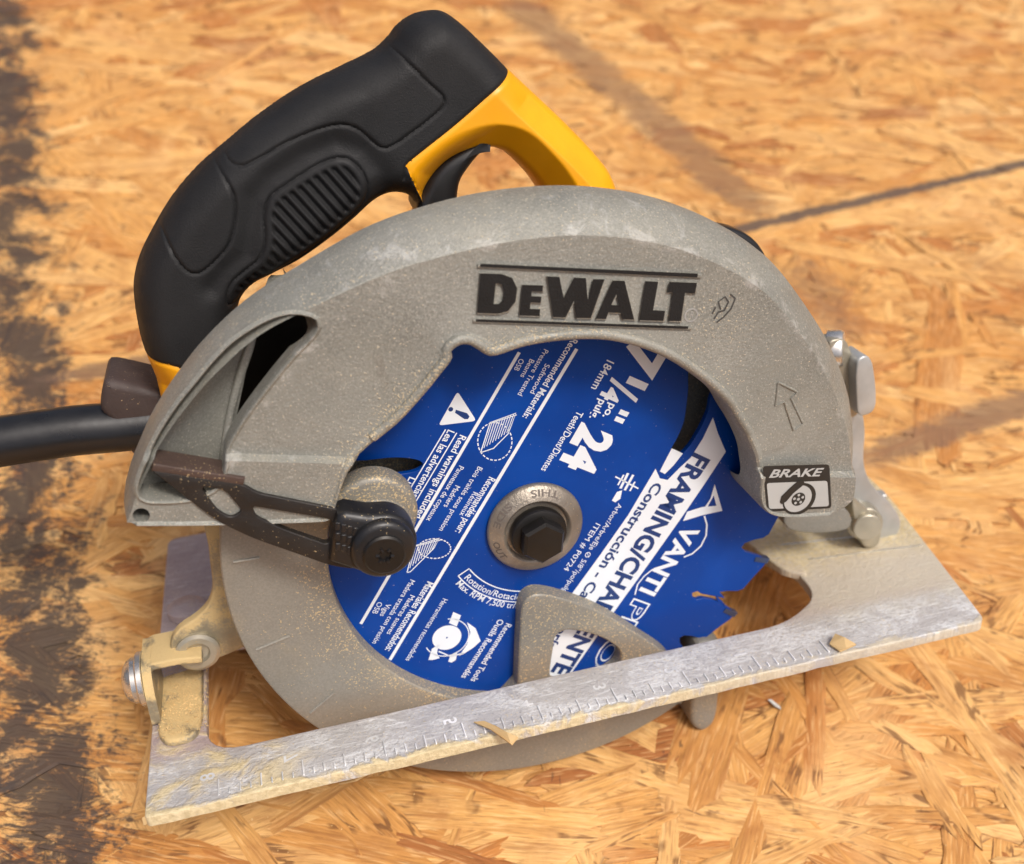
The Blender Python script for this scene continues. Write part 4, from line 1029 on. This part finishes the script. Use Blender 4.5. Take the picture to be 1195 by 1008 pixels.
hgt += np.where(pin, 1.0, 0) * np.clip((dpin - 2.0) / 1.0, 0, 1) * (.75 * np.cos(sr * 2 * PI / 2.75) - .55)
dcut = np.minimum(*[dist_line(hv_, ca, False) for ca in cuts]); hgt -= .45 * np.exp(-(dcut / .6)**2)
hgt += np.where(grip_v & (dcut > .3), .35, 0) * np.clip(dd_ / 2, 0, 1)
hgt = np.maximum(hgt, 0); hgt[dd_ < 1e-4] = 0
cls = np.where(inpoly(cent, GRIPB), 1, 0)
for i, P in enumerate(pans): cls = np.where((cls > 0) & inpoly(cent, P), 2 + i, cls)
bump_back = HH * np.sqrt(np.clip(1 - (1 - t_)**2.3, 0, 1)); bump_back[dd_ < 1e-4] = 0
handle = None
def handle_piece(name, mat, sel, parent, back):
    F = hf[sel]; ids = np.unique(F); mp = {int(a): i for i, a in enumerate(ids)}
    mb = MB(); mb.add([(hv_[a, 0], hv_[a, 1], HZ + hgt[a]) for a in ids], [tuple(mp[int(a)] for a in t) for t in F])
    if back: mb.add([(hv_[a, 0], hv_[a, 1], HZ - bump_back[a]) for a in ids], [tuple(mp[int(a)] for a in t[::-1]) for t in F])
    me = bpy.data.meshes.new(name)
    me.from_pydata([((x - BASE.x) * .001, (y - BASE.y) * .001, (z - BASE.z) * .001) for x, y, z in mb.v], [], mb.f)
    bm = bmesh.new(); bm.from_mesh(me); bmesh.ops.remove_doubles(bm, verts=bm.verts, dist=1e-6)
    for f_ in bm.faces: pass
    bm.to_mesh(me); bm.free(); me.update()
    o = new_obj(name, me, mat, parent, 0)
    for p in me.polygons: p.use_smooth = True
    return o
low = (cls == 0) & (cent[:, 0] < -70) & (cent[:, 1] < 70)
frame = handle_piece('handle_frame', 'yellow', (cls == 0) & ~low, saw, True)
handle_piece('handle_base', 'yellow', low, saw, True)
grip = handle_piece('rubber_grip', 'rubber', cls >= 1, saw, True) if False else handle_piece('rubber_grip', 'rubber', cls == 1, saw, True)
for i, nm in enumerate(('grip_panel', 'grip_panel', 'ribbed_grip_panel')): handle_piece(nm, 'rubber', cls == 2 + i, grip, True)
t = MB(); plate(t, zpoly([(486, 246), (497, 214), (508, 196), (526, 180), (552, 166), (574, 164), (562, 176), (548, 192), (536, 212), (530, 250), (515, 275)], -36, 1.5), -33, -50, 3); t.build('trigger', 'trigger', saw, 50)

# --- cord and its boot
t = MB()
cz = -52
boot = zpoly([(120, 466), (122, 440), (127, 431), (150, 434), (200, 448), (232, 470), (235, 545), (185, 538), (160, 520), (140, 492), (127, 474)], cz, 2)
plate(t, boot, cz + 10, cz - 11, 3, steps=4); t.build('cord_boot', 'boot', saw, 50)
cp = [Vector((*Z(x, y, cz + 4), cz + 4)) for x, y in ((230, 488), (185, 493), (140, 498), (90, 502), (40, 509), (0, 515), (-50, 524))]
gdir = -UP
p_ = cp[-1].copy(); d_ = (cp[-1] - cp[-2]).normalized()
for i in range(40):
    hgt_ = (p_ - BASE).dot(UP)
    tgt = Vector(d_) + gdir * (.10 if hgt_ > 30 else 0.0)
    if hgt_ < 26:
        tgt = tgt - UP * tgt.dot(UP) * min(1, (26 - hgt_) / 12 + .25)
        if hgt_ < 9: tgt += UP * .06
    d_ = tgt.normalized(); p_ = p_ + d_ * 11; cp.append(p_.copy())
cps = [Vector(q) for q in catmull([tuple(q) for q in cp], 5, False)]
t = MB(); tube(t, cps, 8.2, 24); t.build('power_cord', 'cord', saw, 60)

# ------------------------------------------------------------------ loose chips and sawdust
def chip(name, label, world_pts, th, mat='chip', cat='wood chip', group='loose wood chips on the saw shoe'):
    V = [Vector(p) for p in world_pts]; n_ = len(V)
    ctr = sum(V, Vector()) / n_; nrm_ = (V[1] - V[0]).cross(V[2] - V[0]).normalized()
    base_z = min(v.z for v in V); o0 = Vector((ctr.x, ctr.y, base_z))
    vs = [v - o0 + nrm_ * th / 2 for v in V] + [v - o0 - nrm_ * th / 2 for v in V]
    fs = [tuple(range(n_)), tuple(range(2 * n_ - 1, n_ - 1, -1))] + [(i, n_ + i, n_ + (i + 1) % n_, (i + 1) % n_) for i in range(n_)]
    me = bpy.data.meshes.new(name); me.from_pydata([tuple(v) for v in vs], [], fs); me.update()
    o = new_obj(name, me, mat, None, 0); o.location = o0
    tagk(o, label=label, category=cat)
    if group: o['group'] = group
    return o
def on_shoe(px, py, h): q = SHP(px, py, h); return w_of(shoe(q[0], q[1], h))
chip('wood_chip', 'long curled pale wood splinter hanging over the ruler edge of the shoe', [on_shoe(553, 843, 1.0), on_shoe(566, 842, 2.2), on_shoe(580, 848, 3.0), on_shoe(592, 855, 3.2), on_shoe(604, 860, 2.0), on_shoe(597, 869, 1.2), on_shoe(588, 862, 2.8), on_shoe(572, 851, 2.2)], .0009)
chip('wood_chip', 'small angular wood chip lying on the front end of the shoe', [on_shoe(968, 752, .8), on_shoe(975, 740, 2.2), on_shoe(985, 744, 2.6), on_shoe(999, 752, .9), on_shoe(988, 757, 1.0), on_shoe(980, 760, .8)], .0008)
def hang(px, py, h, dz=0.0): q = SHP(px, py, h); return w_of(shoe(q[0], q[1], h)) + Vector((0, 0, dz))
chip('wood_splinter', 'thread-thin pale splinter hanging below the ruler edge near the left end', [on_shoe(452, 884, -2.6), on_shoe(440, 891, -5), on_shoe(428, 900, -7), on_shoe(414, 908, -9), on_shoe(396, 913, -12), on_shoe(396, 915, -12), on_shoe(415, 911, -9), on_shoe(430, 902.5, -7), on_shoe(441, 893.5, -5)], .0006, 'chip', 'splinter', None)
chip('wood_splinter', 'tiny ragged splinter at the near left corner of the shoe', [on_shoe(166, 954, -1.5), on_shoe(174, 950, -1), on_shoe(181, 954, -2), on_shoe(176, 960, -3.5), on_shoe(168, 963, -4)], .0008, 'chip', 'splinter', None)
def on_board(px, py, z): return Vector((*G(px, py), z))
chip('metal_sliver', 'small grey metal sliver lying on the board below the front end of the shoe', [on_board(895, 818, .0012), on_board(899, 818, .0014), on_board(909, 825, .0010), on_board(911, 829, .0008), on_board(903, 826, .0012)], .0006, 'greysteel', 'metal sliver', None)
# sawdust grains: on the board round the saw and on the saw's ledges
gr = MB()
def grain(p, s):
    p = Vector(p); q = [Vector(rng.normal(0, 1, 3)).normalized() * s * rng.uniform(.6, 1.3) for _ in range(4)]
    b_ = len(gr.v); gr.v += [tuple(p + v) for v in q]; gr.f += [(b_, b_ + 1, b_ + 2), (b_, b_ + 2, b_ + 3), (b_, b_ + 3, b_ + 1), (b_ + 1, b_ + 3, b_ + 2)]
def ledge(a, b_, z, h, n_, jit):
    for _ in range(n_):
        t = rng.random(); x, y = Z(a[0] + (b_[0] - a[0]) * t, a[1] + (b_[1] - a[1]) * t, z)
        grain(w_of((x + rng.normal(0, jit), y + abs(rng.normal(0, jit)) + h, z - abs(rng.normal(0, jit)))), .00022)
ledge((272, 531), (400, 536), 18.6, .1, 500, .5); ledge((888, 548), (980, 551), 18.6, .1, 700, .5)
for _ in range(1500):
    q = rng.uniform(3, 19), rng.uniform(-34, 6); grain(w_of(shoe(q[0], q[1], 2.7)), .0003)
for _ in range(900):
    x, y = G(rng.uniform(150, 1150), rng.uniform(600, 1000)); grain((x, y, .0002), .00035 * rng.uniform(.5, 1.4))
me = bpy.data.meshes.new('sawdust'); me.from_pydata(gr.v, [], gr.f); me.update()
so = new_obj('sawdust', me, 'dustm', None, 0); tagk(so, kind='stuff', label='fine pale sawdust grains scattered over the saw and the board', category='sawdust')
